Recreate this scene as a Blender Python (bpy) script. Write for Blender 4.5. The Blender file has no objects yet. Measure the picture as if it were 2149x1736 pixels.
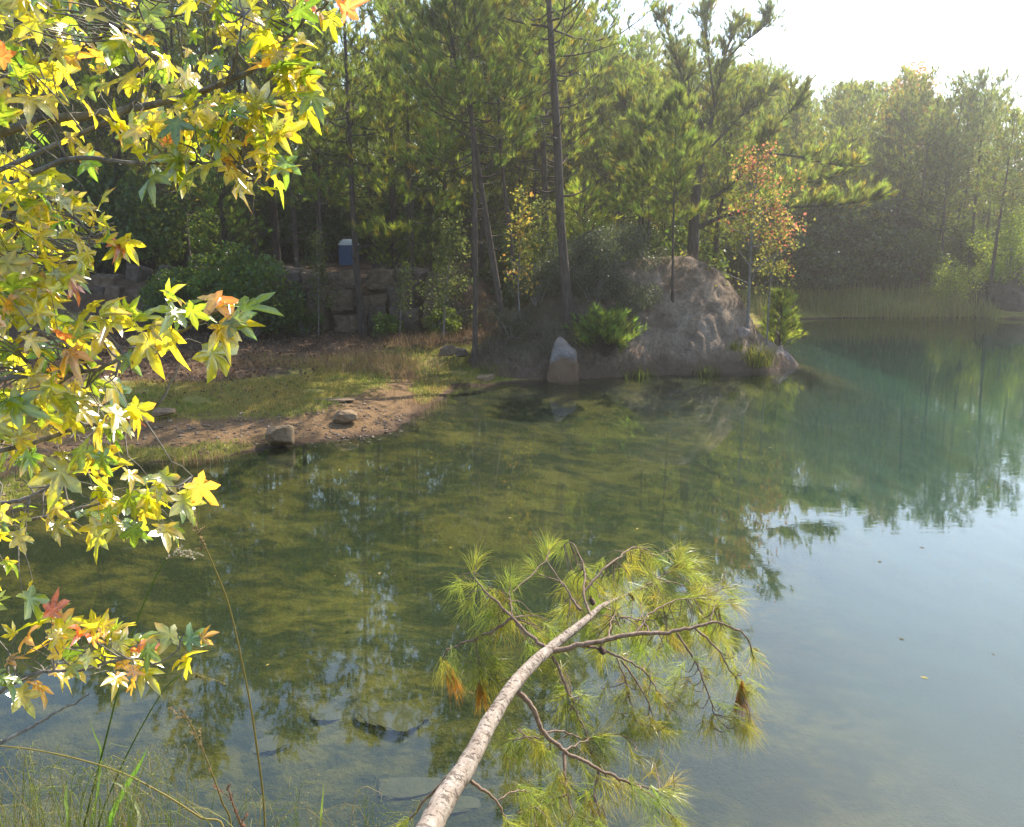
import bpy, bmesh, math, random
import numpy as np
from mathutils import Vector, noise as mnoise

rng = np.random.default_rng(7)
random.seed(7)
SC = bpy.context.scene
COL = SC.collection
R = math.radians

# ------------------------------------------------------------------ camera
CAM_H = 4.0
FPX, CX, CY, HOR = 1861.0, 1074.5, 868.0, 500.0       # focal length, centre and horizon, in 2149-wide pixels
PITCH = math.atan((CY - HOR) / FPX)
cam = bpy.data.cameras.new("camera")
cam.sensor_width = 36.0
cam.lens = 36.0 * FPX / 2149.0
cam.clip_start, cam.clip_end = 0.05, 3000
camo = bpy.data.objects.new("camera", cam)
COL.objects.link(camo)
camo.location = (0, 0, CAM_H)
camo.rotation_euler = (math.pi / 2 - PITCH, 0, 0)
SC.camera = camo

# ------------------------------------------------------------------ sky, sun, exposure
SUN_EL, SUN_AZ = R(46), R(38)                          # azimuth clockwise from +Y (towards +X)
world = bpy.data.worlds.new("World")
SC.world = world
world.use_nodes = True
nt = world.node_tree
bg = nt.nodes["Background"]
sky = nt.nodes.new("ShaderNodeTexSky")
sky.sky_type = 'NISHITA'
sky.sun_disc = False
sky.sun_elevation = SUN_EL
sky.sun_rotation = SUN_AZ
sky.air_density, sky.dust_density, sky.ozone_density = 1.1, 0.9, 2.0
nt.links.new(sky.outputs[0], bg.inputs[0])
bg.inputs[1].default_value = 0.15
sun = bpy.data.lights.new("sun", 'SUN')
sun.energy = 4.6
sun.angle = R(0.53)
sun.color = (1.0, 0.91, 0.76)
suno = bpy.data.objects.new("sun", sun)
COL.objects.link(suno)
suno.location = (30, 40, 50)
sd_ = Vector((math.sin(SUN_AZ) * math.cos(SUN_EL), math.cos(SUN_AZ) * math.cos(SUN_EL), math.sin(SUN_EL)))
suno.rotation_euler = sd_.to_track_quat('Z', 'Y').to_euler()
SC.view_settings.view_transform = 'Standard'
SC.view_settings.look = 'None'
SC.view_settings.exposure = 1.38
SC.view_settings.gamma = 1
cy = SC.cycles
cy.use_denoising = True
cy.denoiser = 'OPENIMAGEDENOISE'
cy.max_bounces = 8
cy.transparent_max_bounces = 12
cy.diffuse_bounces = 3
cy.glossy_bounces = 3
cy.transmission_bounces = 4
cy.caustics_reflective = False
cy.caustics_refractive = False
cy.sample_clamp_indirect = 6

# ------------------------------------------------------------------ helpers
def ray(px, py):
    c, s = math.cos(PITCH), math.sin(PITCH)
    u, v = (px - CX), (py - CY)
    return np.array([u, FPX * c - v * s, -FPX * s - v * c])

def P(px, py, D):
    """point seen at photo position (px, py), D metres ahead"""
    d = ray(px, py)
    return np.array([0, 0, CAM_H]) + d * (D / d[1])

def PZ(px, py, z=0.0):
    """point seen at (px, py) at height z"""
    d = ray(px, py)
    return np.array([0, 0, CAM_H]) + d * ((z - CAM_H) / d[2])

def sstep(a, b, x):
    t = np.clip((x - a) / (b - a), 0, 1)
    return t * t * (3 - 2 * t)

def nrm(v):
    v = np.asarray(v, float)
    return v / np.maximum(np.linalg.norm(v, axis=-1, keepdims=True), 1e-9)

def rand_unit(n, g=None):
    return nrm((g or rng).normal(size=(n, 3)))

class Geo:
    """collects vertices, triangles, quads and a colour per vertex for ONE mesh"""
    def __init__(s): s.V, s.F3, s.F4, s.C, s.n = [], [], [], [], 0
    def add(s, V, F3=None, F4=None, col=None):
        V = np.asarray(V, np.float32).reshape(-1, 3)
        s.V.append(V)
        if F3 is not None: s.F3.append(np.asarray(F3, np.int64).reshape(-1, 3) + s.n)
        if F4 is not None: s.F4.append(np.asarray(F4, np.int64).reshape(-1, 4) + s.n)
        if col is None: col = (1, 1, 1)
        c = np.asarray(col, np.float32)
        if c.ndim == 1: c = np.repeat(c[None, :], len(V), 0)
        s.C.append(c)
        s.n += len(V)
    def mesh(s, name, mat, origin=(0, 0, 0), smooth=True):
        me = bpy.data.meshes.new(name)
        V = np.concatenate(s.V) - np.asarray(origin, np.float32)
        t = np.concatenate(s.F3) if s.F3 else np.zeros((0, 3), np.int64)
        q = np.concatenate(s.F4) if s.F4 else np.zeros((0, 4), np.int64)
        idx = np.concatenate([t.ravel(), q.ravel()]).astype(np.int32)
        tot = np.concatenate([np.full(len(t), 3), np.full(len(q), 4)]).astype(np.int32)
        start = np.concatenate([[0], np.cumsum(tot)[:-1]]).astype(np.int32)
        me.vertices.add(len(V)); me.vertices.foreach_set("co", V.astype(np.float32).ravel())
        me.loops.add(len(idx)); me.loops.foreach_set("vertex_index", idx)
        me.polygons.add(len(tot)); me.polygons.foreach_set("loop_start", start)
        me.polygons.foreach_set("loop_total", tot)
        me.polygons.foreach_set("use_smooth", np.full(len(tot), bool(smooth)))
        me.update(calc_edges=True)
        a = me.attributes.new("col", 'FLOAT_COLOR', 'POINT')
        c = np.concatenate(s.C)
        a.data.foreach_set("color", np.concatenate([c, np.ones((len(c), 1), np.float32)], 1).astype(np.float32).ravel())
        me.materials.append(mat)
        me.validate()
        return me

def link(name, me, parent=None):
    o = bpy.data.objects.new(name, me)
    COL.objects.link(o)
    if parent is not None: o.parent = parent
    return o

def tag(o, label=None, cat=None, group=None, kind=None):
    if label: o['label'] = label
    if cat: o['category'] = cat
    if group: o['group'] = group
    if kind: o['kind'] = kind
    return o

def thing(name, loc, label, cat, group=None, rz=0, s=1.0):
    o = bpy.data.objects.new(name, None)
    COL.objects.link(o)
    o.empty_display_size = 0.2
    o.location = [float(v) for v in loc]
    o.rotation_euler = (0, 0, rz)
    o.scale = (s, s, s) if not hasattr(s, '__len__') else s
    return tag(o, label, cat, group, 'thing')

def dup(root, loc, rz, s, label=None, group=None):
    r = root.copy(); COL.objects.link(r)
    r.location = [float(v) for v in loc]; r.rotation_euler = (0, 0, rz)
    r.scale = (s, s, s) if not hasattr(s, '__len__') else s
    if label: r['label'] = label
    if group: r['group'] = group
    for ch in list(root.children):
        c = ch.copy(); COL.objects.link(c); c.parent = r
        for g in ch.children:
            d = g.copy(); COL.objects.link(d); d.parent = c
    return r

def smooth_path(pts, n):
    """Catmull-Rom resample"""
    p = np.asarray(pts, float)
    if len(p) == 2: return p[0] + (p[1] - p[0]) * np.linspace(0, 1, n)[:, None]
    q = np.vstack([2 * p[0] - p[1], p, 2 * p[-1] - p[-2]])
    u = np.linspace(0, len(p) - 1 - 1e-6, n)
    i = u.astype(int); t = (u - i)[:, None]
    a, b, c, d = q[i], q[i + 1], q[i + 2], q[i + 3]
    return 0.5 * (2 * b + (c - a) * t + (2 * a - 5 * b + 4 * c - d) * t ** 2 + (3 * b - a - 3 * c + d) * t ** 3)

def tube(g, pts, rad, n=6, col=None, wob=0.0):
    pts = np.asarray(pts, float); k = len(pts)
    rad = np.broadcast_to(np.asarray(rad, float), (k,))
    tan = nrm(np.gradient(pts, axis=0))
    ref = np.array([0, 0, 1.0]) if abs(tan[0][2]) < 0.9 else np.array([1.0, 0, 0])
    a = nrm(np.cross(tan, ref)); 
    for i in range(1, k):
        v = a[i - 1] - tan[i] * np.dot(a[i - 1], tan[i]); a[i] = v / max(np.linalg.norm(v), 1e-9)
    b = np.cross(tan, a)
    th = np.linspace(0, 2 * np.pi, n, endpoint=False)
    rr = rad[:, None] * (1 + (rng.normal(0, wob, (k, n)) if wob else 0))
    V = pts[:, None] + rr[..., None] * (np.cos(th)[None, :, None] * a[:, None] + np.sin(th)[None, :, None] * b[:, None])
    i = np.arange(k - 1)[:, None] * n; j = np.arange(n)[None]; j2 = (j + 1) % n
    F = np.stack([i + j, i + j2, i + n + j2, i + n + j], -1).reshape(-1, 4)
    g.add(V.reshape(-1, 3), F4=F, col=col)

def needles(g, pos, dirs, k, L, w, spread, cols, bend=0.0, droop=0.0):
    """k needles fanning from each tuft"""
    N = len(pos)
    if N == 0: return
    p = np.repeat(pos, k, 0); d = np.repeat(dirs, k, 0)
    d = nrm(d + spread * rand_unit(N * k))
    p = p - np.repeat(dirs, k, 0) * (rng.random((N * k, 1)) * L * 0.55)
    l = L * (0.7 + 0.5 * rng.random((N * k, 1)))
    s = nrm(np.cross(d, rand_unit(N * k))) * (w / 2)
    c = np.repeat(cols, k, 0) * (0.8 + 0.4 * rng.random((N * k, 1)))
    M = N * k
    if bend <= 0:
        V = np.stack([p - s, p + s, p + d * l], 1)
        F = np.arange(M * 3).reshape(M, 3)
        g.add(V.reshape(-1, 3), F3=F, col=np.repeat(c, 3, 0))
    else:
        m = p + d * l * 0.5 + rand_unit(M) * l * bend * 0.25
        e = p + d * l + np.array([0, 0, -1.0]) * l * droop * rng.random((M, 1)) + rand_unit(M) * l * bend * 0.4
        V = np.stack([p - s, p + s, m + s * .9, m - s * .9, e], 1)
        o = np.arange(M) * 5
        F4 = np.stack([o, o + 1, o + 2, o + 3], 1); F3 = np.stack([o + 3, o + 2, o + 4], 1)
        g.add(V.reshape(-1, 3), F3=F3, F4=F4, col=np.repeat(c, 5, 0))

def leaves(g, pos, size, cols, up=0.4, dirs=None):
    """small pointed leaves: folded diamonds"""
    N = len(pos)
    if N == 0: return
    d = rand_unit(N) if dirs is None else nrm(dirs + 0.8 * rand_unit(N))
    n = nrm(rand_unit(N) + np.array([0, 0, up]))
    s = nrm(np.cross(d, n)); n = np.cross(s, d)
    sz = (size * (0.6 + 0.8 * rng.random((N, 1))))
    a = pos; t = pos + d * sz
    m = pos + d * sz * 0.45
    l = m - s * sz * 0.36 + n * sz * 0.1; r = m + s * sz * 0.36 + n * sz * 0.1
    V = np.stack([a, l, t, r], 1)
    o = np.arange(N) * 4
    F3 = np.concatenate([np.stack([o, o + 1, o + 2], 1), np.stack([o, o + 2, o + 3], 1)])
    g.add(V.reshape(-1, 3), F3=F3, col=np.repeat(cols, 4, 0))

# ------------------------------------------------------------------ materials
def newmat(name):
    m = bpy.data.materials.new(name); m.use_nodes = True
    t = m.node_tree; t.nodes.clear()
    out = t.nodes.new("ShaderNodeOutputMaterial")
    return m, t, out

class NT:
    def __init__(s, t): s.t = t
    def n(s, ty, **kw):
        x = s.t.nodes.new(ty)
        for k, v in kw.items():
            if k.startswith('i_'):
                x.inputs[k[2:].replace('_', ' ')].default_value = v
            else: setattr(x, k, v)
        return x
    def l(s, a, b): s.t.links.new(a, b)
    def mix(s, fac, a, b, mode='MIX'):
        x = s.t.nodes.new("ShaderNodeMix"); x.data_type = 'RGBA'; x.blend_type = mode
        for sock, v in ((x.inputs[0], fac), (x.inputs[6], a), (x.inputs[7], b)):
            if hasattr(v, 'is_linked') or hasattr(v, 'links'): s.l(v, sock)
            elif isinstance(v, (int, float)): sock.default_value = v
            else: sock.default_value = (*v, 1)
        return x.outputs[2]
    def ramp(s, fac, stops):
        x = s.t.nodes.new("ShaderNodeValToRGB"); s.l(fac, x.inputs[0])
        el = x.color_ramp.elements
        while len(el) > 1: el.remove(el[-1])
        el[0].position = stops[0][0]; el[0].color = (*stops[0][1], 1)
        for p_, c_ in stops[1:]:
            e = el.new(p_); e.color = (*c_, 1)
        return x.outputs[0]
    def noise(s, scale, detail=4, rough=0.6, vec=None, dist=0.0):
        x = s.n("ShaderNodeTexNoise"); x.inputs["Scale"].default_value = scale
        x.inputs["Detail"].default_value = detail; x.inputs["Roughness"].default_value = rough
        x.inputs["Distortion"].default_value = dist
        if vec is not None: s.l(vec, x.inputs["Vector"])
        return x.outputs[0]
    def math(s, op, a, b=0.0):
        x = s.t.nodes.new("ShaderNodeMath"); x.operation = op
        for sock, v in ((x.inputs[0], a), (x.inputs[1], b)):
            if isinstance(v, (int, float)): sock.default_value = v
            else: s.l(v, sock)
        return x.outputs[0]
    def mapping(s, vec, scale):
        x = s.n("ShaderNodeMapping"); s.l(vec, x.inputs[0]); x.inputs["Scale"].default_value = scale
        return x.outputs[0]
    def bump(s, h, strength, dist):
        x = s.n("ShaderNodeBump"); s.l(h, x.inputs["Height"])
        x.inputs["Strength"].default_value = strength; x.inputs["Distance"].default_value = dist
        return x.outputs[0]

def foliage_mat(name, base, trans, tfac=0.45, gloss=0.06, rough=0.4, objvar=0.0, spots=False):
    """vertex colour 'col' x base; part of the light passes through"""
    m, t, out = newmat(name); N = NT(t)
    at = N.n("ShaderNodeAttribute", attribute_name="col")
    cd = N.mix(1.0, at.outputs[0], base, 'MULTIPLY')
    ct = N.mix(1.0, at.outputs[0], trans, 'MULTIPLY')
    if objvar:
        oi = N.n("ShaderNodeObjectInfo")
        vcol = N.ramp(oi.outputs["Random"], [(0, (0.75, 0.85, 1.0)), (0.35, (1.0, 1.0, 0.9)), (0.7, (1.08, 1.02, 0.8)), (1, (0.85, 0.97, 0.9))])
        cd = N.mix(objvar, cd, N.mix(1.0, cd, vcol, 'MULTIPLY')); ct = N.mix(objvar, ct, N.mix(1.0, ct, vcol, 'MULTIPLY'))
    if spots:                                           # brown specks and blotches on the blades
        tc = N.n("ShaderNodeTexCoord")
        sp_ = N.ramp(N.noise(75, 3, .6, tc.outputs["Object"]), [(.62, (1, 1, 1)), (.70, (.35, .2, .12))])
        bl_ = N.ramp(N.noise(22, 3, .6, tc.outputs["Object"]), [(.35, (.72, .85, .8)), (.6, (1.08, 1.0, .95))])
        cd = N.mix(1.0, N.mix(1.0, cd, sp_, 'MULTIPLY'), bl_, 'MULTIPLY'); ct = N.mix(1.0, N.mix(1.0, ct, sp_, 'MULTIPLY'), bl_, 'MULTIPLY')
    d = N.n("ShaderNodeBsdfDiffuse"); N.l(cd, d.inputs[0])
    tr = N.n("ShaderNodeBsdfTranslucent"); N.l(ct, tr.inputs[0])
    mx = N.n("ShaderNodeMixShader"); mx.inputs[0].default_value = tfac
    N.l(d.outputs[0], mx.inputs[1]); N.l(tr.outputs[0], mx.inputs[2])
    gl = N.n("ShaderNodeBsdfGlossy"); gl.inputs["Roughness"].default_value = rough
    gl.inputs[0].default_value = (1, 1, 1, 1)
    m2 = N.n("ShaderNodeMixShader"); 
    m2.inputs[0].default_value = gloss
    N.l(mx.outputs[0], m2.inputs[1]); N.l(gl.outputs[0], m2.inputs[2])
    N.l(m2.outputs[0], out.inputs[0])
    return m

M_NEEDLE = foliage_mat("pine_needles", (0.10, 0.135, 0.028), (0.38, 0.44, 0.05), 0.55, 0.012, 0.5, 0.8)
M_NEEDLE_NEAR = foliage_mat("near_pine_needles", (0.25, 0.26, 0.055), (0.56, 0.55, 0.07), 0.5, 0.03, 0.32)
M_BROAD = foliage_mat("broad_leaves", (0.07, 0.11, 0.025), (0.20, 0.26, 0.03), 0.45, 0.02, 0.35, 0.3)
M_SHADE_LEAF = foliage_mat("shade_darkened_leaves", (0.04, 0.07, 0.026), (0.10, 0.16, 0.035), 0.4, 0.03, 0.4, 0.3)  # leaf colour darkened to carry the deep shade on the far bank
M_SHRUB = foliage_mat("grey_green_leaves", (0.06, 0.065, 0.04), (0.085, 0.10, 0.04), 0.4, 0.03, 0.35)
M_AUTUMN = foliage_mat("autumn_leaves", (0.5, 0.5, 0.5), (0.95, 0.95, 0.95), 0.5, 0.012, 0.4)
M_GUM = foliage_mat("sweetgum_leaves", (0.55, 0.55, 0.5), (1.9, 1.75, 1.3), 0.62, 0.095, 0.26, spots=True)
M_GRASS = foliage_mat("grass_blades", (0.5, 0.5, 0.5), (0.8, 0.8, 0.8), 0.4, 0.008, 0.4)

def bark_mat(name, dark, light, scale=14, stretch=0.25, bump=0.8, bd=0.02):
    m, t, out = newmat(name); N = NT(t)
    tc = N.n("ShaderNodeTexCoord")
    v = N.mapping(tc.outputs["Object"], (scale, scale, scale * stretch))
    n1 = N.noise(1.0, 5, 0.65, v, 0.6)
    n2 = N.noise(2.7, 3, 0.6, v)
    c = N.ramp(n1, [(0.36, dark), (0.52, tuple(0.5 * (a + b) for a, b in zip(dark, light))), (0.7, light)])
    c = N.mix(N.math('MULTIPLY', n2, 0.5), c, dark)
    b = N.n("ShaderNodeBsdfPrincipled"); N.l(c, b.inputs["Base Color"]); b.inputs["Roughness"].default_value = 0.9
    b.inputs["Specular IOR Level"].default_value = 0.2
    N.l(N.bump(n1, bump, bd), b.inputs["Normal"])
    N.l(b.outputs[0], out.inputs[0])
    return m
M_BARK = bark_mat("pine_bark", (0.03, 0.024, 0.02), (0.135, 0.10, 0.08))
M_BARK_GREY = bark_mat("grey_bark", (0.10, 0.09, 0.08), (0.33, 0.30, 0.26), 30, 0.4, 0.5, 0.004)
M_TWIG = bark_mat("twig_bark", (0.13, 0.085, 0.06), (0.34, 0.25, 0.19), 60, 0.4, 0.5, 0.002)

def plain(name, col, rough=0.6, var=0.15, scale=20, spec=0.3):
    m, t, out = newmat(name); N = NT(t)
    tc = N.n("ShaderNodeTexCoord")
    n = N.noise(scale, 4, 0.6, tc.outputs["Object"])
    c = N.mix(n, tuple(x * (1 - var) for x in col), tuple(min(1, x * (1 + var)) for x in col))
    b = N.n("ShaderNodeBsdfPrincipled"); N.l(c, b.inputs["Base Color"]); b.inputs["Roughness"].default_value = rough
    b.inputs["Specular IOR Level"].default_value = spec
    N.l(b.outputs[0], out.inputs[0])
    return m

def rock_mat(name, c1, c2, c3, stain=None):
    m, t, out = newmat(name); N = NT(t)
    tc = N.n("ShaderNodeTexCoord")
    v = tc.outputs["Object"]
    n1 = N.noise(2.2, 6, 0.65, v, 0.4); n2 = N.noise(14, 5, 0.7, v)
    c = N.ramp(n1, [(0.35, c1), (0.5, c2), (0.68, c3)])
    c = N.mix(0.5, c, N.ramp(n2, [(0.3, c1), (0.7, c3)]))
    if stain:                                           # old waterline: ochre below, pale above
        sx = N.n("ShaderNodeSeparateXYZ"); N.l(v, sx.inputs[0])
        z = N.math('ADD', sx.outputs[2], N.math('MULTIPLY', N.math('SUBTRACT', n1, 0.5), 0.7))
        f = N.ramp(z, [(stain[0] - .06, (1, 1, 1)), (stain[0] + .06, (0, 0, 0))])
        c = N.mix(f, c, N.mix(n2, tuple(x * .6 for x in stain[1]), stain[1]))
    b = N.n("ShaderNodeBsdfPrincipled"); N.l(c, b.inputs["Base Color"]); b.inputs["Roughness"].default_value = 0.88
    b.inputs["Specular IOR Level"].default_value = 0.25
    h = N.math('ADD', n1, N.math('MULTIPLY', n2, 0.3))
    N.l(N.bump(h, 0.7, 0.05), b.inputs["Normal"])
    N.l(b.outputs[0], out.inputs[0])
    return m
M_ROCK_TAN = rock_mat("tan_rock", (0.11, 0.07, 0.036), (0.205, 0.137, 0.075), (0.30, 0.215, 0.125))
M_ROCK_GREY = rock_mat("grey_rock", (0.16, 0.135, 0.11), (0.27, 0.235, 0.20), (0.40, 0.36, 0.32))
M_ROCK_STAIN = rock_mat("stained_rock", (0.11, 0.09, 0.08), (0.17, 0.143, 0.125), (0.25, 0.215, 0.19), (0.62, (0.22, 0.135, 0.08)))
M_ROCK_WALL = rock_mat("wall_rock", (0.045, 0.03, 0.02), (0.12, 0.078, 0.046), (0.21, 0.15, 0.095))
M_ROCK_WALL2 = rock_mat("dark_wall_rock", (0.035, 0.026, 0.02), (0.08, 0.058, 0.042), (0.15, 0.115, 0.085))
M_ROCK_PINK = rock_mat("pinkish_rock", (0.13, 0.09, 0.07), (0.24, 0.175, 0.14), (0.36, 0.28, 0.235))
M_ROCK_SUB = rock_mat("silted_rock", (0.036, 0.028, 0.008), (0.055, 0.042, 0.012), (0.085, 0.063, 0.020))

# ------------------------------------------------------------------ terrain
shore_px = [(-40, 1105), (0, 1082), (60, 1050), (150, 1000), (235, 968), (330, 972), (430, 968), (540, 948), (600, 936), (700, 924),
            (790, 914), (832, 905), (845, 893), (885, 868), (930, 838), (965, 810), (1010, 812), (1080, 806), (1150, 802),
            (1215, 796), (1300, 792), (1400, 788), (1500, 783), (1580, 776), (1672, 768)]
LAKE = [tuple(PZ(x, y)[:2]) for x, y in shore_px]
LAKE += [(9.3, 29.0), (8.9, 32), (9.6, 36), (11.5, 41), (13.8, 44.2), (17, 45.2), (20.5, 45.0), (23.5, 45.6), (25.5, 44.0), (27.5, 43.2),
         (32, 43.5), (38, 42), (46, 37), (52, 26), (46, 14), (32, 8), (18, 5.6), (8, 4.6), (3, 4.3), (0, 4.4), (-2.5, 4.6), (-5, 5.0), (-8, 6.2), (-9.4, 8.6), (-9.0, 10.6)]
LK = np.array(LAKE)

def lake_sd(x, y):
    """signed distance to the shoreline: + on land, - in the water"""
    p = np.stack([x, y], -1).reshape(-1, 2)
    best = np.full(len(p), 1e9); ins = np.zeros(len(p), bool)
    n = len(LK)
    for i in range(n):
        a, b = LK[i], LK[(i + 1) % n]
        ab = b - a; ap = p - a
        t = np.clip((ap @ ab) / (ab @ ab), 0, 1)
        best = np.minimum(best, np.linalg.norm(ap - t[:, None] * ab, axis=1))
        c = ((a[1] > p[:, 1]) != (b[1] > p[:, 1])) & (p[:, 0] < (b[0] - a[0]) * (p[:, 1] - a[1]) / (b[1] - a[1] + 1e-12) + a[0])
        ins ^= c
    return np.where(ins, -best, best).reshape(np.shape(x))

def vnoise(x, y, f, seed=0):
    """smooth value noise for heights"""
    x = np.asarray(x, float) * f + seed * 17.3; y = np.asarray(y, float) * f + seed * 9.1
    xi, yi = np.floor(x), np.floor(y); xf, yf = x - xi, y - yi
    def h(a, b):
        v = np.sin(a * 127.1 + b * 311.7 + seed * 3.7) * 43758.5453
        return v - np.floor(v)
    u, v = xf * xf * (3 - 2 * xf), yf * yf * (3 - 2 * yf)
    return (h(xi, yi) * (1 - u) + h(xi + 1, yi) * u) * (1 - v) + (h(xi, yi + 1) * (1 - u) + h(xi + 1, yi + 1) * u) * v - 0.5

def fbm(x, y, f, seed=0, o=4):
    s = 0; a = 1
    for i in range(o):
        s = s + a * vnoise(x, y, f * 2 ** i, seed + i); a *= 0.5
    return s

def height(x, y):
    x = np.asarray(x, float); y = np.asarray(y, float)
    sd = lake_sd(x, y)
    land = 0.95 * (1 - np.exp(-np.maximum(sd, 0) / 5.0))
    step = sstep(1.0, -2.0, x) * sstep(31.0, 32.6, y + 0.9 * vnoise(x, y, 0.35, 3)) * 1.6
    back = sstep(34, 75, y) * 2.2 * sstep(14, 0, x) + sstep(46, 80, y) * 1.0 * sstep(8, 16, x)
    land = land + step + back + 0.9 * sstep(0, 6, sd) * sstep(8, 14, x) * sstep(38, 44, y)
    near = 2.4 * sstep(0, 2.9, sd)
    wn = sstep(10, 7, y)
    land = land * (1 - wn) + near * wn
    land = land + fbm(x, y, 0.55, 1) * 0.14 * sstep(0, 1.5, sd) + fbm(x, y, 2.3, 5, 3) * 0.05 * sstep(0.05, 0.6, sd)
    dm = 1.0 + 3.0 * sstep(-3, 11, x - 0.15 - 0.25 * y)
    d = np.maximum(-sd, 0)
    bed = -(0.03 + dm * (1 - np.exp(-d * 0.16))) + fbm(x, y, 0.8, 9) * 0.16 * sstep(0, 2, d)
    bed = np.where((y < 9), bed - 0.5 * sstep(0, 1.5, d) * sstep(9, 6, y), bed)
    return np.where(sd > 0, land, bed)

def axis(lo, hi, step, out, grow=1.35):
    c = list(np.arange(lo, hi + 1e-6, step)); s = step; v = hi
    while v < out: s *= grow; v += s; c.append(v)
    s = step; v = lo; pre = []
    while v > -out: s *= grow; v -= s; pre.append(v)
    return np.array(pre[::-1] + c)

xs = axis(-20, 20, 0.17, 110); ys = axis(1, 48, 0.17, 130)
XX, YY = np.meshgrid(xs, ys)
ZZ = height(XX, YY)
SDG = lake_sd(XX, YY)
def grass_zone(x, y, sd):
    """how grassy the left bank is: turf strip behind the bare gravel spit"""
    px_ = CX + FPX * x / np.maximum(y, 1)
    spit = sstep(0.0, 0.5, sd) * sstep(2.6, 1.8, sd + 1.2 * vnoise(x, y, 0.5, 21)) * sstep(-1.9, -2.6, x)
    sm = sstep(-1.9, -2.6, x + .25 * vnoise(x, y, .8, 8) + .05 * (y - 17.5))
    g = sstep(0.1 + 1.4 * sm, 0.5 + 1.8 * sm, sd + (0.2 + sm) * vnoise(x, y, 0.5, 21)) * sstep(5.8, 3.9, sd + 2.2 * vnoise(x, y, 0.4, 30))
    return g, spit
gz, spit = grass_zone(XX, YY, SDG)
wedge = sstep(0.02, 0.12, SDG) * sstep(0.75, 0.4, SDG + 0.6 * vnoise(XX, YY, 0.9, 11)) * sstep(-4.2, -6.0, XX)
gz = np.maximum(gz, wedge * 0.9)
deep = sstep(-1.2, 3.4, XX - 0.15 - 0.25 * YY + 1.2 * fbm(XX, YY, 0.3, 4)) * sstep(0.4, 3, -SDG)
G = Geo()
nx, ny = len(xs), len(ys)
ii = (np.arange(ny - 1)[:, None] * nx + np.arange(nx - 1)[None]).ravel()
G.add(np.stack([XX, YY, ZZ], -1).reshape(-1, 3), F4=np.stack([ii, ii + 1, ii + nx + 1, ii + nx], 1),
      col=np.stack([gz, deep, spit], -1).reshape(-1, 3))

def ground_mat():
    m, t, out = newmat("ground"); N = NT(t)
    tc = N.n("ShaderNodeTexCoord"); v = tc.outputs["Object"]
    at = N.n("ShaderNodeAttribute", attribute_name="col")
    sp = N.n("ShaderNodeSeparateColor"); N.l(at.outputs[0], sp.inputs[0])
    sx = N.n("ShaderNodeSeparateXYZ"); N.l(v, sx.inputs[0])
    n_l = N.noise(0.55, 5, 0.6, v, 0.3); n_m = N.noise(2.4, 5, 0.65, v); n_f = N.noise(17, 5, 0.7, v); n_g = N.noise(60, 3, 0.7, v)
    litter = N.ramp(n_m, [(0.3, (0.055, 0.034, 0.02)), (0.5, (0.12, 0.072, 0.042)), (0.72, (0.2, 0.13, 0.075))])
    litter = N.mix(N.math('MULTIPLY', n_g, 0.7), litter, (0.05, 0.032, 0.022))
    gravel = N.ramp(n_f, [(0.3, (0.07, 0.042, 0.02)), (0.5, (0.155, 0.095, 0.043)), (0.72, (0.25, 0.16, 0.08))])
    gravel = N.mix(N.math('MULTIPLY', n_m, 0.6), gravel, (0.16, 0.095, 0.05))
    turf = N.ramp(n_m, [(0.3, (0.14, 0.15, 0.03)), (0.5, (0.25, 0.22, 0.05)), (0.7, (0.34, 0.24, 0.07))])
    turf = N.mix(N.math('MULTIPLY', n_g, 0.6), turf, (0.06, 0.06, 0.02))
    c = N.mix(sp.outputs[2], litter, gravel)
    gf = N.math('ADD', sp.outputs[0], N.math('MULTIPLY', N.math('SUBTRACT', n_m, 0.5), 0.9))
    c = N.mix(N.ramp(gf, [(0.35, (0, 0, 0)), (0.6, (1, 1, 1))]), c, turf)
    # lake bed: olive silt with dark weed patches, the deep tinted blue-green for light scattered in the water
    w1 = N.noise(0.5, 7, 0.62, v, 0.2); w2 = N.noise(2.6, 8, 0.74, N.mapping(v, (.75, 1.2, 1)), 0.25)
    silt = N.ramp(w1, [(0.3, (0.055, 0.042, 0.007)), (0.5, (0.085, 0.063, 0.010)), (0.75, (0.125, 0.090, 0.016))])
    weed = N.ramp(N.math('ADD', N.math('MULTIPLY', w1, 0.45), N.math('MULTIPLY', w2, 0.62)), [(0.50, (1, 1, 1)), (0.60, (0, 0, 0))])
    silt = N.mix(N.math('MULTIPLY', weed, 0.88), silt, (0.014, 0.018, 0.004))
    dp = N.ramp(w1, [(0.3, (0.005, 0.024, 0.019)), (0.5, (0.007, 0.029, 0.024)), (0.72, (0.010, 0.035, 0.029))])
    dp = N.mix(N.math('MULTIPLY', weed, 0.25), dp, (0.008, 0.028, 0.014))
    bed = N.mix(sp.outputs[1], silt, dp)
    wet = N.ramp(N.math('ADD', N.math('MULTIPLY', sx.outputs[2], 1.0), 0.5), [(0.44, (0, 0, 0)), (0.49, (1, 1, 1))])
    damp = N.ramp(N.math('ADD', sx.outputs[2], 0.5), [(0.50, (0.5, 0.5, 0.5)), (0.57, (1, 1, 1))])
    c = N.mix(1.0, c, damp, 'MULTIPLY')
    c = N.mix(wet, bed, c)
    b = N.n("ShaderNodeBsdfPrincipled"); N.l(c, b.inputs["Base Color"]); b.inputs["Roughness"].default_value = 0.95
    b.inputs["Specular IOR Level"].default_value = 0.15
    h = N.math('ADD', N.math('MULTIPLY', n_f, 0.6), N.math('MULTIPLY', n_m, 0.8))
    N.l(N.bump(h, 0.8, 0.08), b.inputs["Normal"])
    N.l(b.outputs[0], out.inputs[0])
    return m
tag(link("ground", G.mesh("ground", ground_mat())), "pond banks and pond bed of earth, gravel, turf and silt", "ground", kind="structure")

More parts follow.
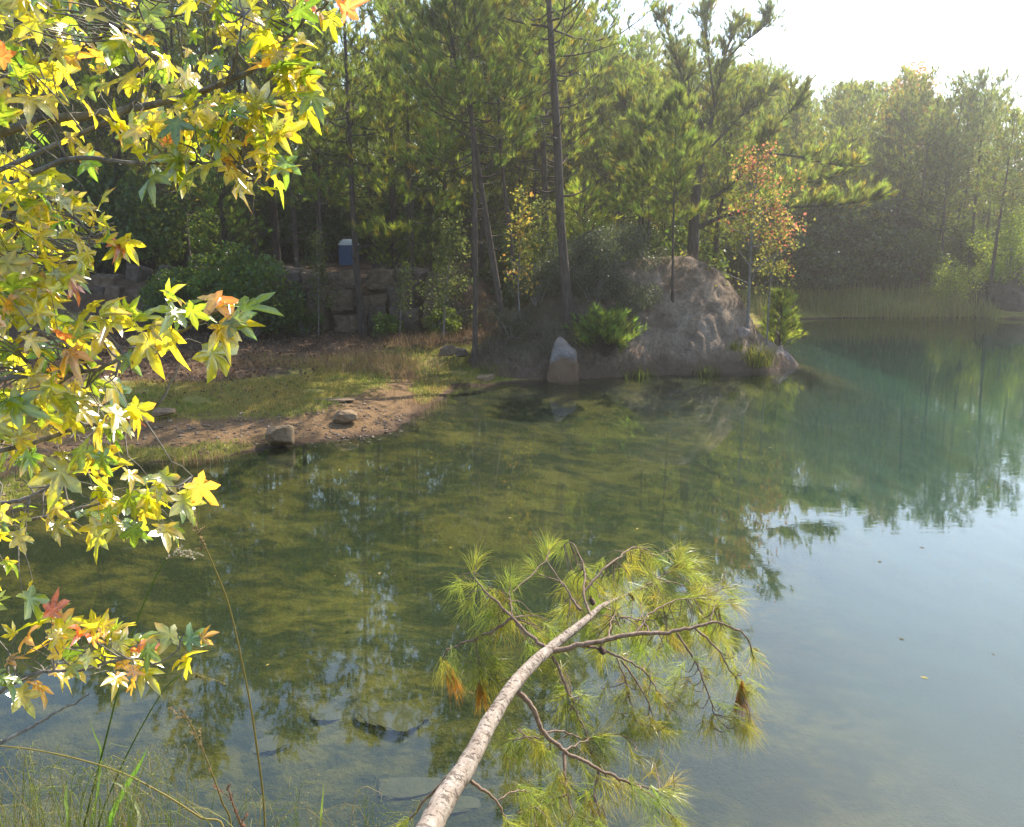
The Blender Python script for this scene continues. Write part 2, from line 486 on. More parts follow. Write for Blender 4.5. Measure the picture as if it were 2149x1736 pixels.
# water: one flat sheet clipped by the banks
def water_mat():
    m, t, out = newmat("water"); N = NT(t)
    tc = N.n("ShaderNodeTexCoord"); v = tc.outputs["Object"]
    w1 = N.noise(1.1, 2, 0.5, N.mapping(v, (1.0, 1.6, 1)), 0.3); w2 = N.noise(5.0, 3, 0.55, N.mapping(v, (1, 1.7, 1)), 0.4)
    patch = N.noise(0.12, 2, 0.5, v)                                  # breeze only ruffles some patches
    sx = N.n("ShaderNodeSeparateXYZ"); N.l(v, sx.inputs[0])
    br = N.ramp(N.math('ADD', N.math('MULTIPLY', patch, 0.6), N.math('MULTIPLY', N.math('SUBTRACT', sx.outputs[0], 1.0), 0.045)), [(0.35, (0.25,) * 3), (0.65, (1, 1, 1))])
    h = N.math('ADD', N.math('MULTIPLY', w1, 0.5), N.math('MULTIPLY', w2, 0.22))
    h = N.math('MULTIPLY', h, br)
    bp = N.bump(h, 1.0, 0.0035)
    gl = N.n("ShaderNodeBsdfGlossy"); gl.inputs["Roughness"].default_value = 0.015; N.l(bp, gl.inputs["Normal"])
    tr = N.n("ShaderNodeBsdfTransparent"); tr.inputs[0].default_value = (0.84, 0.93, 0.90, 1)
    lw = N.n("ShaderNodeLayerWeight"); lw.inputs[0].default_value = 0.5; N.l(bp, lw.inputs["Normal"])
    fr = N.math('ADD', 0.05, N.math('MULTIPLY', 0.95, N.math('POWER', lw.outputs["Facing"], 4.3)))
    mx = N.n("ShaderNodeMixShader"); N.l(fr, mx.inputs[0]); N.l(tr.outputs[0], mx.inputs[1]); N.l(gl.outputs[0], mx.inputs[2])
    N.l(mx.outputs[0], out.inputs[0])
    ab = N.n("ShaderNodeVolumeAbsorption"); ab.inputs["Color"].default_value = (.35, .80, .62, 1); ab.inputs["Density"].default_value = .085
    sc_ = N.n("ShaderNodeVolumeScatter"); sc_.inputs["Color"].default_value = (.35, .95, .85, 1); sc_.inputs["Density"].default_value = .006; sc_.inputs["Anisotropy"].default_value = .3
    ad = N.n("ShaderNodeAddShader"); N.l(ab.outputs[0], ad.inputs[0]); N.l(sc_.outputs[0], ad.inputs[1]); N.l(ad.outputs[0], out.inputs["Volume"])
    return m
Wg = Geo(); Wg.add([(-16, 3, 0), (60, 3, 0), (60, 50, 0), (-16, 50, 0), (-16, 3, -7), (60, 3, -7), (60, 50, -7), (-16, 50, -7)],
                   F4=[(0, 1, 2, 3), (7, 6, 5, 4), (0, 4, 5, 1), (1, 5, 6, 2), (2, 6, 7, 3), (3, 7, 4, 0)])
tag(link("water", Wg.mesh("water", water_mat(), smooth=False)), "still green quarry pond reflecting trees and sky", "water", kind="structure")

def gz_at(x, y):
    return float(height(np.array([x]), np.array([y]))[0])

# the spoil mound on the point
M_PROF_PX = [(955, 800), (985, 745), (1035, 700), (1090, 655), (1150, 600), (1210, 565), (1280, 553), (1340, 546), (1400, 541), (1455, 543), (1500, 562), (1535, 593), (1562, 638), (1585, 695), (1640, 735), (1690, 772)]
MD = 28.6
mp = np.array([P(x, y, MD)[[0, 2]] for x, y in M_PROF_PX])
def mound_h(x, y):
    hz = np.interp(x, mp[:, 0], np.maximum(mp[:, 1], 0.0), left=0, right=0)
    front = np.interp(x, [-2.2, 0, 2, 4, 6, 8, 9], [24.2, 24.6, 25.3, 25.9, 26.3, 26.9, 27.4])
    ridge = np.interp(x, [-2, 1, 4, 7, 9], [27.0, 28.2, 28.8, 28.7, 28.6])
    t = np.clip((y - front) / np.maximum(ridge - front, 0.3), 0, 1)
    ramp = np.interp(t, [0, 0.06, 0.3, 0.6, 0.85, 1], [0, 0.10, 0.36, 0.70, 0.93, 1.0])
    back = 1 - 0.75 * sstep(0, 5.5, y - ridge - 0.4)
    z = hz * ramp * back
    n = fbm(x * 1.0, y * 1.0, 0.7, 40) * 0.14 + fbm(x, y, 2.9, 44, 3) * 0.17 * (1.2 - ramp) + fbm(x, y, 5.0, 49, 2) * 0.06 + fbm(x, y, 9.0, 47, 2) * 0.11 + np.abs(vnoise(x * 2.2, y * 0.8, 1.6, 50)) * 0.1
    z = z + n * sstep(0.03, 0.5, z) * (0.55 + 0.45 * (t < 1))
    return z - 0.25 * (1 - sstep(0, 0.35, hz * ramp))
mxs = np.arange(-2.3, 9.4, 0.07); mys = np.arange(24, 35, 0.07)
MX, MY = np.meshgrid(mxs, mys); MZ = mound_h(MX, MY)
g = Geo(); n_ = len(mxs)
ii = (np.arange(len(mys) - 1)[:, None] * n_ + np.arange(n_ - 1)[None]).ravel()
veg = sstep(3.2, 1.6, MX + 0.8 * fbm(MX, MY, 0.7, 60)) * sstep(0.3, 0.8, MZ)
zf = MZ.ravel(); zmax = np.max(np.stack([zf[ii], zf[ii + 1], zf[ii + n_], zf[ii + n_ + 1]]), 0); ii = ii[zmax > -0.12]
g.add(np.stack([MX, MY, MZ], -1).reshape(-1, 3), F4=np.stack([ii, ii + 1, ii + n_ + 1, ii + n_], 1), col=np.stack([veg, veg, veg], -1).reshape(-1, 3))
def mound_mat():
    m, t, out = newmat("mound_soil"); N = NT(t)
    tc = N.n("ShaderNodeTexCoord"); v = tc.outputs["Object"]
    at = N.n("ShaderNodeAttribute", attribute_name="col")
    a = N.noise(1.3, 6, 0.65, N.mapping(v, (1.6, 1, 0.7)), 0.5); b2 = N.noise(9, 5, 0.7, v); c3 = N.noise(40, 3, 0.7, v)
    c = N.ramp(a, [(0.3, (0.10, 0.067, 0.044)), (0.48, (0.23, 0.165, 0.112)), (0.68, (0.37, 0.285, 0.205))])
    c = N.mix(0.45, c, N.ramp(b2, [(0.3, (0.06, 0.04, 0.03)), (0.7, (0.33, 0.26, 0.20))]))
    vegc = N.ramp(b2, [(0.3, (0.04, 0.04, 0.02)), (0.7, (0.13, 0.10, 0.06))])
    dk = N.noise(0.8, 6, 0.7, v, 0.8)
    c = N.mix(N.ramp(dk, [(0.48, (0, 0, 0)), (0.62, (.75, .75, .75))]), c, (0.075, 0.05, 0.035))
    c = N.mix(N.math('MULTIPLY', at.outputs[2], 0.85), c, vegc)
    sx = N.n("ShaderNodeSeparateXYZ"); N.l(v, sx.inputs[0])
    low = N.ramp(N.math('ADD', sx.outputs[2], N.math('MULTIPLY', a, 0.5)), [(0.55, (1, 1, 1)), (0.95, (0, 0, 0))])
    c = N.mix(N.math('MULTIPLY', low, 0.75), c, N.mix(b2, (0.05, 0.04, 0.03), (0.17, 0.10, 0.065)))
    b = N.n("ShaderNodeBsdfPrincipled"); N.l(c, b.inputs["Base Color"]); b.inputs["Roughness"].default_value = 0.95
    b.inputs["Specular IOR Level"].default_value = 0.1
    N.l(N.bump(N.math('ADD', N.math('ADD', a, N.math('MULTIPLY', b2, .5)), N.math('MULTIPLY', c3, 0.2)), 0.9, 0.14), b.inputs["Normal"])
    N.l(b.outputs[0], out.inputs[0]); return m
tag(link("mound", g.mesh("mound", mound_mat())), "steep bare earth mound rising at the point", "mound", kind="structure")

def surf(x, y):
    z = gz_at(x, y)
    if -2.3 < x < 9.3 and 24 < y < 35: z = max(z, float(mound_h(np.array([x]), np.array([y]))[0]))
    return z

# ------------------------------------------------------------------ pines
def tuft_cols(n, brown=0.12, tone=1.0, warm=0.0):
    c = np.ones((n, 3)) * (0.42 + 1.0 * rng.random((n, 1)) ** 1.3) * tone
    c[:, 0] *= 0.78 + 0.36 * rng.random(n) + warm
    b = rng.random(n) < brown
    c[b] = np.array([1.6, 1.05, 0.8]) * (0.6 + 0.5 * rng.random((b.sum(), 1)))
    return c

def pine_geo(trunk, r0, r1, ct=0.4, nb=44, bl=3.0, k=11, L=0.27, w=0.03, sub=7, tpt=4, elev=(0.05, 0.9), shape=0.75, dead=6,
             brown=0.07, tone=1.0, nseg=7, lift=0.35, sparse=1.0, spread=0.62):
    """trunk polyline (relative to the base) -> wood Geo and needle Geo"""
    W, Nd = Geo(), Geo()
    path = smooth_path(trunk, 18)
    tt = np.linspace(0, 1, 18)
    rad = r0 + (r1 - r0) * tt ** 0.85
    rad[0] *= 1.3
    tube(W, path, rad, nseg, wob=0.04)
    H = np.linalg.norm(path[-1] - path[0])
    tp, td = [], []
    az = rng.random() * 6.28
    for i in range(nb + dead):
        isd = i >= nb
        if isd: t = ct * (0.45 + 0.55 * rng.random())
        else:
            t = ct + (1 - ct) * ((i + rng.random()) / nb) ** 0.9; t = min(t, 0.995)
        u = 0 if isd else (t - ct) / (1 - ct)
        az += 2.4 + rng.normal() * 0.5
        p0 = np.array([np.interp(t, tt, path[:, q]) for q in range(3)])
        e = elev[0] + (elev[1] - elev[0]) * u + rng.normal() * 0.16
        ln = bl * (max(1 - u, 0) ** shape * min(1, 0.55 + u * 2.2) + 0.12) * (0.7 + 0.5 * rng.random())
        if isd: ln *= 0.45
        d = np.array([math.cos(az) * math.cos(e), math.sin(az) * math.cos(e), math.sin(e)])
        s = np.linspace(0, 1, 6)
        wob = rand_unit(1)[0] * ln * 0.10
        B = p0 + d * ln * s[:, None] + np.array([0, 0, 1]) * (lift * ln * 0.5 * s[:, None] ** 2.2 - 0.10 * ln * np.sin(s * np.pi)[:, None]) + wob * np.sin(s * np.pi)[:, None]
        rb = max(0.012, np.interp(t, tt, rad) * 0.42) * (0.55 + 0.45 * min(1, ln / max(bl, .1)))
        tube(W, B, rb * (1 - 0.82 * s), 4)
        if isd: continue
        tang = nrm(np.gradient(B, axis=0))
        tp.append(B[-1]); td.append(tang[-1])
        side = nrm(np.cross(tang[2], [0, 0, 1]))
        ns = max(2, int(round(sub * min(1.2, ln / max(bl, .1) + 0.35))))
        for j in range(ns):
            sj = 0.28 + 0.7 * (j + rng.random()) / ns
            q0 = np.array([np.interp(sj, s, B[:, q]) for q in range(3)])
            sg = 1 if j % 2 else -1
            dd = nrm(tang[3] * 0.75 + side * sg * (0.7 + 0.4 * rng.random()) + np.array([0, 0, 0.25 + 0.5 * rng.random()]) + 0.25 * rand_unit(1)[0])
            l2 = ln * (0.20 + 0.30 * (1 - sj)) * (0.7 + 0.6 * rng.random()) + 0.12
            S = q0 + dd * l2 * np.linspace(0, 1, 3)[:, None] + np.array([0, 0, 1]) * (0.18 * l2 * np.linspace(0, 1, 3)[:, None] ** 2)
            tube(W, S, np.array([rb * 0.35, rb * 0.22, rb * .1]), 3)
            for m in range(tpt):
                if rng.random() > sparse: continue
                f = 1 - m * (0.72 / tpt) * (0.6 + 0.6 * rng.random())
                tp.append(q0 + dd * l2 * f + rng.normal(size=3) * 0.05 * bl * 0.5)
                td.append(nrm(dd + np.array([0, 0, 0.45]) + 0.55 * rand_unit(1)[0]))
    tp = np.array(tp); td = np.array(td)
    needles(Nd, tp, td, k, L, w, spread, tuft_cols(len(tp), brown, tone))
    return W, Nd

def pine_obj(base, W, Nd, label, group=None, name="pine_tree", cat="pine tree", bark=None, nmat=None):
    t = thing(name, base, label, cat, group)
    link("trunk", W.mesh("pine_trunk", bark or M_BARK), t)
    link("crown", Nd.mesh("pine_crown", nmat or M_NEEDLE), t)
    return t

def traced_pine(pts_px, D, label, r0, r1, extra=None, **kw):
    """a pine whose trunk follows points (px, py); its base sits on the ground at D"""
    pts = [P(x, y, D + (0 if extra is None else extra[i])) for i, (x, y) in enumerate(pts_px)]
    base = pts[0].copy(); gz0 = surf(base[0], base[1])
    base[2] = gz0 - 0.1
    rel = [np.zeros(3)] + [p - base for p in pts[1:]]
    W, Nd = pine_geo(np.array(rel), r0, r1, **kw)
    return pine_obj(base, W, Nd, label, "pines on the mound and in front of the wood")

NEAR = dict(k=26, L=0.28, w=0.016, sub=7, tpt=3, spread=.55)
traced_pine([(1196, 690), (1178, 480), (1168, 260), (1158, 100), (1150, -40), (1146, -330), (1150, -520)], 26.6,
            "tall dark straight pine rising behind the pale standing stone", 0.170, 0.034, ct=0.46, nb=50, bl=3.3, sparse=0.85, dead=12, **NEAR)
traced_pine([(1060, 690), (1030, 520), (1008, 380), (985, 220), (955, 120), (930, -20), (915, -200)], 26.9,
            "slender dark pine curving left as it rises from the mound's left foot", 0.116, 0.027, ct=0.34, nb=56, bl=3.0, dead=9, **NEAR)
traced_pine([(996, 722), (998, 560), (996, 400), (990, 250), (985, 100), (990, -80)], 25.9,
            "thin straight pine leftmost of the trio at the mound's left foot", 0.088, 0.020, ct=0.5, nb=34, bl=2.2, dead=6, **NEAR)
traced_pine([(1088, 690), (1072, 500), (1052, 330), (1045, 160), (1040, 0), (1038, -150)], 28.2,
            "thin reddish pine right of the curving one, beside the yellow sapling", 0.075, 0.020, ct=0.48, nb=34, bl=2.2, dead=8, **NEAR)
traced_pine([(1146, 560), (1144, 420), (1138, 260), (1135, 100), (1125, -60)], 33.0,
            "stout pine close behind the tallest one, hidden at its foot by shrubs", 0.163, 0.041, ct=0.38, nb=50, bl=3.2, dead=8, **NEAR)
traced_pine([(1410, 668), (1412, 540), (1414, 420), (1416, 320), (1420, 210)], 27.5,
            "slim young pine standing against the bare face of the mound", 0.051, 0.010, ct=0.36, nb=30, bl=1.5, dead=7, **NEAR)
traced_pine([(1360, 560), (1362, 440), (1366, 340), (1372, 240)], 31.5,
            "slim pine with reddish stem behind the mound's crest", 0.061, 0.014, ct=0.3, nb=32, bl=1.9, dead=5, **NEAR)
traced_pine([(762, 680), (748, 560), (740, 420), (735, 300), (728, 160), (720, -30), (716, -200)], 30.6,
            "dark straight pine standing before the rock wall beside the blue toilet", 0.136, 0.027, ct=0.42, nb=46, bl=3.0, dead=10, **NEAR)
traced_pine([(868, 668), (866, 540), (862, 400), (856, 240), (850, 90)], 31.0,
            "thin pale-stemmed pine before the right half of the rock wall", 0.068, 0.020, ct=0.3, nb=42, bl=2.3, dead=6, **NEAR)
traced_pine([(680, 690), (676, 560), (670, 400), (662, 230), (655, 60)], 31.2,
            "thin pine left of the blue toilet with long low branches", 0.068, 0.020, ct=0.42, nb=40, bl=2.2, dead=6, **NEAR)

# wide old pine behind the mound: forked, with long level limbs to the right
def wide_pine():
    D = 33.5
    base = P(1452, 560, D); base[2] = surf(base[0], base[1]) - 0.1
    W, Nd = Geo(), Geo()
    def seg(pts, r0, r1, n=10, seg=6):
        p = smooth_path([P(x, y, D + dz) - base for x, y, dz in pts], n)
        tube(W, p, np.linspace(r0 * .62, r1 * .55, n), seg, wob=0.03); return p
    tr = smooth_path([np.zeros(3)] + [P(x, y, D) - base for x, y in ((1455, 500), (1458, 440), (1462, 380))], 8)
    tube(W, tr, np.linspace(0.23, 0.16, 8), 8, wob=0.03)
    limbs = [seg([(1462, 390, 0), (1480, 300, .3), (1500, 220, .5), (1520, 120, .6), (1560, 30, .6)], .2, .03, 14),
             seg([(1485, 290, .3), (1450, 210, 0), (1420, 130, -.4), (1400, 60, -.6), (1385, 20, -.6)], .11, .02, 12),
             seg([(1500, 220, .5), (1490, 140, 1.2), (1480, 60, 1.6), (1485, 5, 1.8)], .09, .02, 10),
             seg([(1520, 130, .6), (1560, 90, 0), (1600, 60, -.5), (1620, 30, -.8)], .06, .015, 8),
             seg([(1462, 430, 0), (1520, 400, -.6), (1570, 350, -1), (1600, 310, -1.2), (1625, 270, -1.3)], .12, .03, 12),
             seg([(1460, 480, 0), (1530, 450, -.8), (1620, 437, -1.4), (1720, 432, -1.6), (1800, 425, -1.7), (1850, 415, -1.8)], .15, .02, 14),
             seg([(1570, 445, -1), (1640, 400, .3), (1720, 380, 1), (1790, 360, 1.2)], .08, .02, 10),
             seg([(1600, 320, -1.2), (1680, 330, -1.5), (1740, 345, -1.8), (1810, 350, -2)], .07, .02, 10),
             seg([(1625, 270, -1.3), (1660, 230, -1.6), (1690, 200, -1.8)], .04, .012, 8),
             seg([(1458, 410, 0), (1400, 370, -.8), (1340, 350, -1.2), (1290, 340, -1.5)], .10, .02, 10),
             seg([(1470, 340, 0), (1400, 290, -.5), (1340, 250, -.8), (1300, 210, -1)], .09, .02, 10),
             seg([(1470, 330, .3), (1540, 260, 1.5), (1590, 210, 2), (1640, 180, 2.2)], .09, .02, 10),
             seg([(1460, 450, 0), (1470, 430, 1.5), (1500, 420, 3), (1540, 400, 4)], .1, .02, 8)]
    tp, td, tn = [], [], []
    for li, p in enumerate(limbs):
        tan = nrm(np.gradient(p, axis=0)); n = len(p)
        ln = np.linalg.norm(p[-1] - p[0])
        for j in range(int(ln * 15)):
            f = 0.22 + 0.78 * rng.random() ** 0.8
            i = min(int(f * (n - 1)), n - 1)
            flat = li in (5, 6, 7)
            dd = nrm(tan[i] * 0.7 + rand_unit(1)[0] * np.array([1, 1, 0.5 if flat else 1]) + np.array([0, 0, 0.35]))
            l2 = (0.35 + 0.75 * rng.random()) * (1.15 - 0.5 * f)
            S = p[i] + dd * l2 * np.linspace(0, 1, 3)[:, None] + np.array([0, 0, .15]) * np.array([0, .3, 1])[:, None]
            tube(W, S, [.016, .012, .006], 3)
            for m in range(4):
                tp.append(S[0] + (S[2] - S[0]) * (1 - m * 0.2 * (0.6 + 0.8 * rng.random())) + rng.normal(size=3) * 0.07)
                td.append(nrm(dd + np.array([0, 0, 0.6]) + 0.5 * rand_unit(1)[0])); tn.append(1.25 if flat else 0.95)
    tp, td, tn = np.array(tp), np.array(td), np.array(tn)
    c = tuft_cols(len(tp), 0.08) * tn[:, None]; c[:, 0] *= 1.12
    needles(Nd, tp, td, 18, 0.28, 0.018, 0.5, c)
    pine_obj(base, W, Nd, "broad forked pine behind the mound with long level limbs reaching right", "pines on the mound and in front of the wood")
wide_pine()

rng = np.random.default_rng(101)
# trees of the wood: seven masters, then copies
def master(H, r0, ct, nb, bl, label, group, loc, **kw):
    lean = rng.normal(size=2) * 0.03 * H
    tr = np.array([[0, 0, -0.2], [lean[0] * .2, lean[1] * .2, H * .33], [lean[0] * .6, lean[1] * .6, H * .66], [lean[0], lean[1], H]])
    W, Nd = pine_geo(tr, r0, 0.03, ct=ct, nb=nb, bl=bl, **kw)
    return pine_obj(loc, W, Nd, label, group)

L_LEFT = "pine standing in the shaded wood behind the rock wall and left bank"
L_MID = "pine standing in the wood behind the mound"
L_RIGHT = "pine standing in the wood along the far right shore"
G_LEFT, G_MID, G_RIGHT = "pines of the left wood", "pines of the wood behind the mound", "pines of the far right wood"
FAR = dict(k=14, L=0.32, w=0.032, sub=7, tpt=3, spread=.5, nseg=6, shape=0.42, lift=0.5, elev=(0.0, 1.0))
masters = []
specs = [(16.5, .19, .32, 60, 3.1), (15, .16, .40, 52, 2.8), (17.5, .21, .44, 52, 3.3), (13.5, .14, .26, 54, 2.6), (16, .17, .5, 44, 2.9), (14.5, .15, .55, 38, 2.7), (12, .12, .2, 54, 2.5)]
mloc = [(-13.5, 37.5), (-5.0, 38.5), (-10.6, 40.5), (-18.0, 36.5), (2.5, 40), (21.5, 51), (-1.6, 36.6)]
for (H, r0, ct, nb, bl), (x, y) in zip(specs, mloc):
    lab, gr = (L_LEFT, G_LEFT) if x < -1.7 else ((L_MID, G_MID) if x < 12 else (L_RIGHT, G_RIGHT))
    if x == -1.6: lab, gr = L_LEFT, G_LEFT
    masters.append(master(H, r0, ct, nb, bl, lab, gr, (x, y, gz_at(x, y)), **FAR))

masters[5].scale = (.85, .85, .74)
used = list(mloc)
def in_gap(x, y, m=10.0):
    q = CX + FPX * x / y                       # the gap through which the blue toilet is seen
    return 690 - m < q < 775 + m and y < 44.5
MH = [16.5, 15, 17.5, 13.5, 16, 14.5, 12]
SKY_X = [-200, 600, 780, 850, 950, 1150, 1300, 1400, 1600, 1700, 1900, 2050, 2149, 2600]
SKY_Y = [-150, -150, 0, 0, -60, -10, 70, 90, 140, 175, 180, 200, 245, 300]
def scatter(n, xr, yr, mind, ok, lab, gr, kinds, srange):
    c = 0; tries = 0
    while c < n and tries < n * 60:
        tries += 1
        x = xr[0] + (xr[1] - xr[0]) * rng.random(); y = yr[0] + (yr[1] - yr[0]) * rng.random()
        if abs(x) > 0.62 * y + 2 or not ok(x, y) or in_gap(x, y): continue
        if any((x - a) ** 2 + (y - b) ** 2 < mind ** 2 for a, b in used): continue
        used.append((x, y)); c += 1
        k = kinds[int(rng.integers(len(kinds)))]
        q = CX + FPX * x / y; zt = P(q, np.interp(q, SKY_X, SKY_Y) + 110 * rng.random() ** 1.5, y)[2]
        s = float(np.clip((zt - 0.4 - gz_at(x, y)) / MH[k], 0.45, 1.35))
        dup(masters[k], (x, y, gz_at(x, y)), rng.random() * 6.28, (s ** .7, s ** .7, s), lab, gr)
land = lambda x, y: lake_sd(np.array([x]), np.array([y]))[0] > 1.2
rng = np.random.default_rng(102)
scatter(22, (-27, -1), (34.5, 41), 2.3, land, L_LEFT, G_LEFT, [0, 1, 2, 3, 6, 3], lambda x, y: 1.0)
scatter(34, (-38, 1), (41, 60), 2.5, land, L_LEFT, G_LEFT, [0, 1, 2, 3, 6], lambda x, y: 1.08)
scatter(16, (0, 9.5), (36, 50), 2.1, land, L_MID, G_MID, [0, 1, 3, 4, 6], lambda x, y: 0.98 - 0.025 * max(x - 3, 0))
scatter(22, (0, 17), (47, 66), 2.6, lambda x, y: land(x, y), L_MID, G_MID, [0, 1, 2, 3, 6], lambda x, y: 1.05 - 0.012 * x)
scatter(20, (14.5, 24), (49.5, 60), 1.9, land, L_RIGHT, G_RIGHT, [0, 1, 3, 6, 1], lambda x, y: 1.0)
scatter(34, (13, 46), (49, 75), 2.7, land, L_RIGHT, G_RIGHT, [1, 3, 4, 5, 1, 4], lambda x, y: 0.69 - 0.010 * max(x - 20, 0) + 0.010 * max(y - 52, 0))

def right_pine(px, base_py_D, top_py, label, m, lean=0):
    b = P(px, 560, base_py_D); x, y = b[0], b[1]
    z = gz_at(x, y); top = P(px, top_py, base_py_D)[2]
    H = MH[m]
    s = (top - z) / H
    dup(masters[m], (x, y, z), rng.random() * 6.28, (s * 1.1, s * 1.1, s), label, "pines along the far shore"); used.append((x, y))
right_pine(1916, 50.0, 215, "slim far pine nearest the dark gap on the right shore", 4)
right_pine(1964, 51.5, 185, "thick-stemmed far pine second along the right shore", 5)
right_pine(2012, 52.0, 240, "thin reddish far pine third along the right shore", 4)
right_pine(2034, 50.5, 172, "tall far pine fourth along the right shore, topmost crown", 5)
right_pine(2082, 46.6, 250, "far pine rooted by the rocks at the right shore", 4)
right_pine(2140, 48.6, 225, "far pine at the very right of the shore", 5)

# far wood: the mass of crowns behind everything
rng = np.random.default_rng(103)
def far_wood():
    g = Geo(); n = 46000
    a = -0.72 + 1.5 * rng.random(n); d = 68 + 26 * rng.random(n)
    x = np.sin(a) * d * 1.05; y = np.cos(a) * d
    top = np.interp(x, [-60, -20, 0, 15, 25, 60], [15.5, 15.5, 14.0, 11.5, 10.0, 8.0]) + 2.0 * vnoise(x, y, 0.16, 70) * 2
    z = 1 + (top - 1) * rng.random(n) ** 0.9
    pos = np.stack([x, y, z], 1)
    keep = fbm(x + z * 0.7, y + z, 0.28, 77) > -0.42
    pos = pos[keep]
    needles(g, pos, nrm(rand_unit(len(pos)) * .6 + np.array([0, 0, 1.])), 9, 0.75, 0.10, 0.7, tuft_cols(len(pos), 0.1, 0.9))
    tag(link("far_wood", g.mesh("far_wood", M_NEEDLE)), "mass of dark green trees closing the view behind the pines", "wood", kind="stuff")
far_wood()

# ------------------------------------------------------------------ broadleaf shrubs and saplings
def shrub_geo(w, h, n, size, palette, blobs=14, stems=7, upb=0.5, flat=0.8):
    S, Lf = Geo(), Geo()
    cen = []
    for i in range(blobs):
        a = rng.random() * 6.28; r = w * 0.5 * math.sqrt(rng.random()) * 0.8
        cen.append([math.cos(a) * r, math.sin(a) * r, h * (0.18 + 0.75 * rng.random() * (1 - 0.5 * (r / (w * .5)) ** 2))])
    cen = np.array(cen)
    for i in range(min(stems + blobs, 24)):
        c = cen[i % blobs]
        p = smooth_path([[c[0] * .1, c[1] * .1, -0.1], [c[0] * .5, c[1] * .5, c[2] * .55], c + rng.normal(size=3) * w * .04], 6)
        tube(S, p, np.linspace(0.02 + 0.006 * h, 0.005, 6), 4)
    k = rng.integers(0, blobs, n)
    u = rand_unit(n) * (0.35 + 0.65 * rng.random((n, 1)) ** 0.5)
    rad = (0.24 + 0.16 * rng.random(blobs))[k][:, None] * w * 0.62
    pos = cen[k] + u * rad * np.array([1, 1, flat])
    pos[:, 2] = np.maximum(pos[:, 2], 0.02)
    pal = np.array(palette)
    c = pal[rng.integers(0, len(pal), n)] * (0.7 + 0.6 * rng.random((n, 1))) * (0.8 + 0.4 * rng.random(blobs))[k][:, None]
    leaves(Lf, pos, size, c, upb)
    return S, Lf
def shrub(name, loc, label, cat, w, h, n, size, palette, mat=None, group=None, **kw):
    S, Lf = shrub_geo(w, h, n, size, palette, **kw)
    t = thing(name, loc, label, cat, group)
    link("stems", S.mesh("stems", M_BARK_GREY), t); link("foliage", Lf.mesh("foliage", mat or M_BROAD), t)
    return t
GREEN = [(1, 1, 1), (0.8, 1.05, .9), (1.15, 1.1, .8), (.9, .9, .9)]
def at(px, py_, D):
    b = P(px, py_, D); return (b[0], b[1], surf(b[0], b[1]) - 0.03)
shrub("shrub", at(520, 690, 29.0), "large glossy dark green broadleaf bush left of the rock wall", "bush", 3.2, 3.3, 9000, 0.13, GREEN, blobs=26)
shrub("shrub", at(395, 680, 30.5), "dark broadleaf bush at the foot of the left wood", "bush", 3.0, 2.9, 6500, 0.13, GREEN, blobs=22)
shrub("shrub", at(180, 720, 26.0), "low pale green small-leaved bush on the left bank", "bush", 1.7, 1.2, 5000, 0.05, [(1.9, 1.9, 1.7), (1.5, 1.6, 1.2), (2.2, 2.2, 2.0)], mat=M_SHRUB, blobs=16)
shrub("shrub", at(1275, 600, 28.2), "grey-green small-leaved shrub covering the mound's left crest", "bush", 2.9, 1.6, 9000, 0.055, [(1.5, 1.5, 1.5), (1.1, 1.2, 1.1), (1.9, 1.9, 1.8)], mat=M_SHRUB, blobs=26, flat=.6)
shrub("shrub", at(1200, 600, 27.9), "dense grey-green shrub right behind the tallest pine's trunk", "bush", 2.2, 1.5, 6000, 0.055, [(1.5, 1.5, 1.4), (1.0, 1.1, 1.0), (1.8, 1.8, 1.7)], mat=M_SHRUB, blobs=18, flat=.6)
shrub("shrub", at(1130, 640, 27.6), "small-leaved shrub left of the tallest pine on the mound", "bush", 1.8, 1.4, 4500, 0.055, [(1.5, 1.5, 1.3), (1.1, 1.2, 1.0)], mat=M_SHRUB, blobs=14)
shrub("shrub", at(1335, 640, 27.0), "leafy grey-green shrub drooping over the middle of the mound", "bush", 1.9, 1.1, 5000, 0.05, [(1.4, 1.4, 1.3), (1.0, 1.1, 1.0)], mat=M_SHRUB, blobs=14)
shrub("shrub", at(1075, 690, 26.6), "scraggly brown-green shrub low on the mound's left slope", "bush", 1.7, 1.0, 2600, 0.05, [(1.5, 1.3, 1.1), (1.1, 1.1, 1.0)], mat=M_SHRUB, blobs=14)
shrub("shrub", at(1245, 660, 27.2), "dense grey-green shrub between the tallest trunk and the bare face", "bush", 2.0, 1.3, 6000, 0.05, [(1.4, 1.4, 1.3), (1.0, 1.1, 1.0), (1.8, 1.8, 1.7)], mat=M_SHRUB, blobs=18, flat=.6)
shrub("shrub", at(1360, 590, 28.3), "twiggy grey shrub leaning over the left edge of the bare face", "bush", 1.5, .9, 2600, 0.045, [(1.6, 1.5, 1.4), (1.1, 1.1, 1.0)], mat=M_SHRUB, blobs=12, flat=.6)
shrub("shrub", at(640, 700, 30.3), "small dark bush at the left foot of the rock wall", "bush", 1.3, 1.1, 1900, 0.08, GREEN, blobs=12)
shrub("shrub", at(815, 700, 30.2), "small leafy bush at the foot of the rock wall's middle", "bush", 1.2, .9, 1500, 0.08, [(1.4, 1.5, 1), (1, 1.1, .9)], blobs=10)
shrub("shrub", at(930, 705, 30.4), "low leafy bush at the right foot of the rock wall", "bush", 1.5, 1.1, 1900, 0.08, [(1.6, 1.6, 1), (1.2, 1.2, .9)], blobs=12)
shrub("shrub", at(2000, 590, 47.5), "grey dry shrub on the far bank below the right pines", "bush", 3.4, 2.2, 5000, 0.09, [(2.6, 2.2, 1.9), (1.9, 1.7, 1.4), (1.3, 1.4, 1.0)], blobs=20)
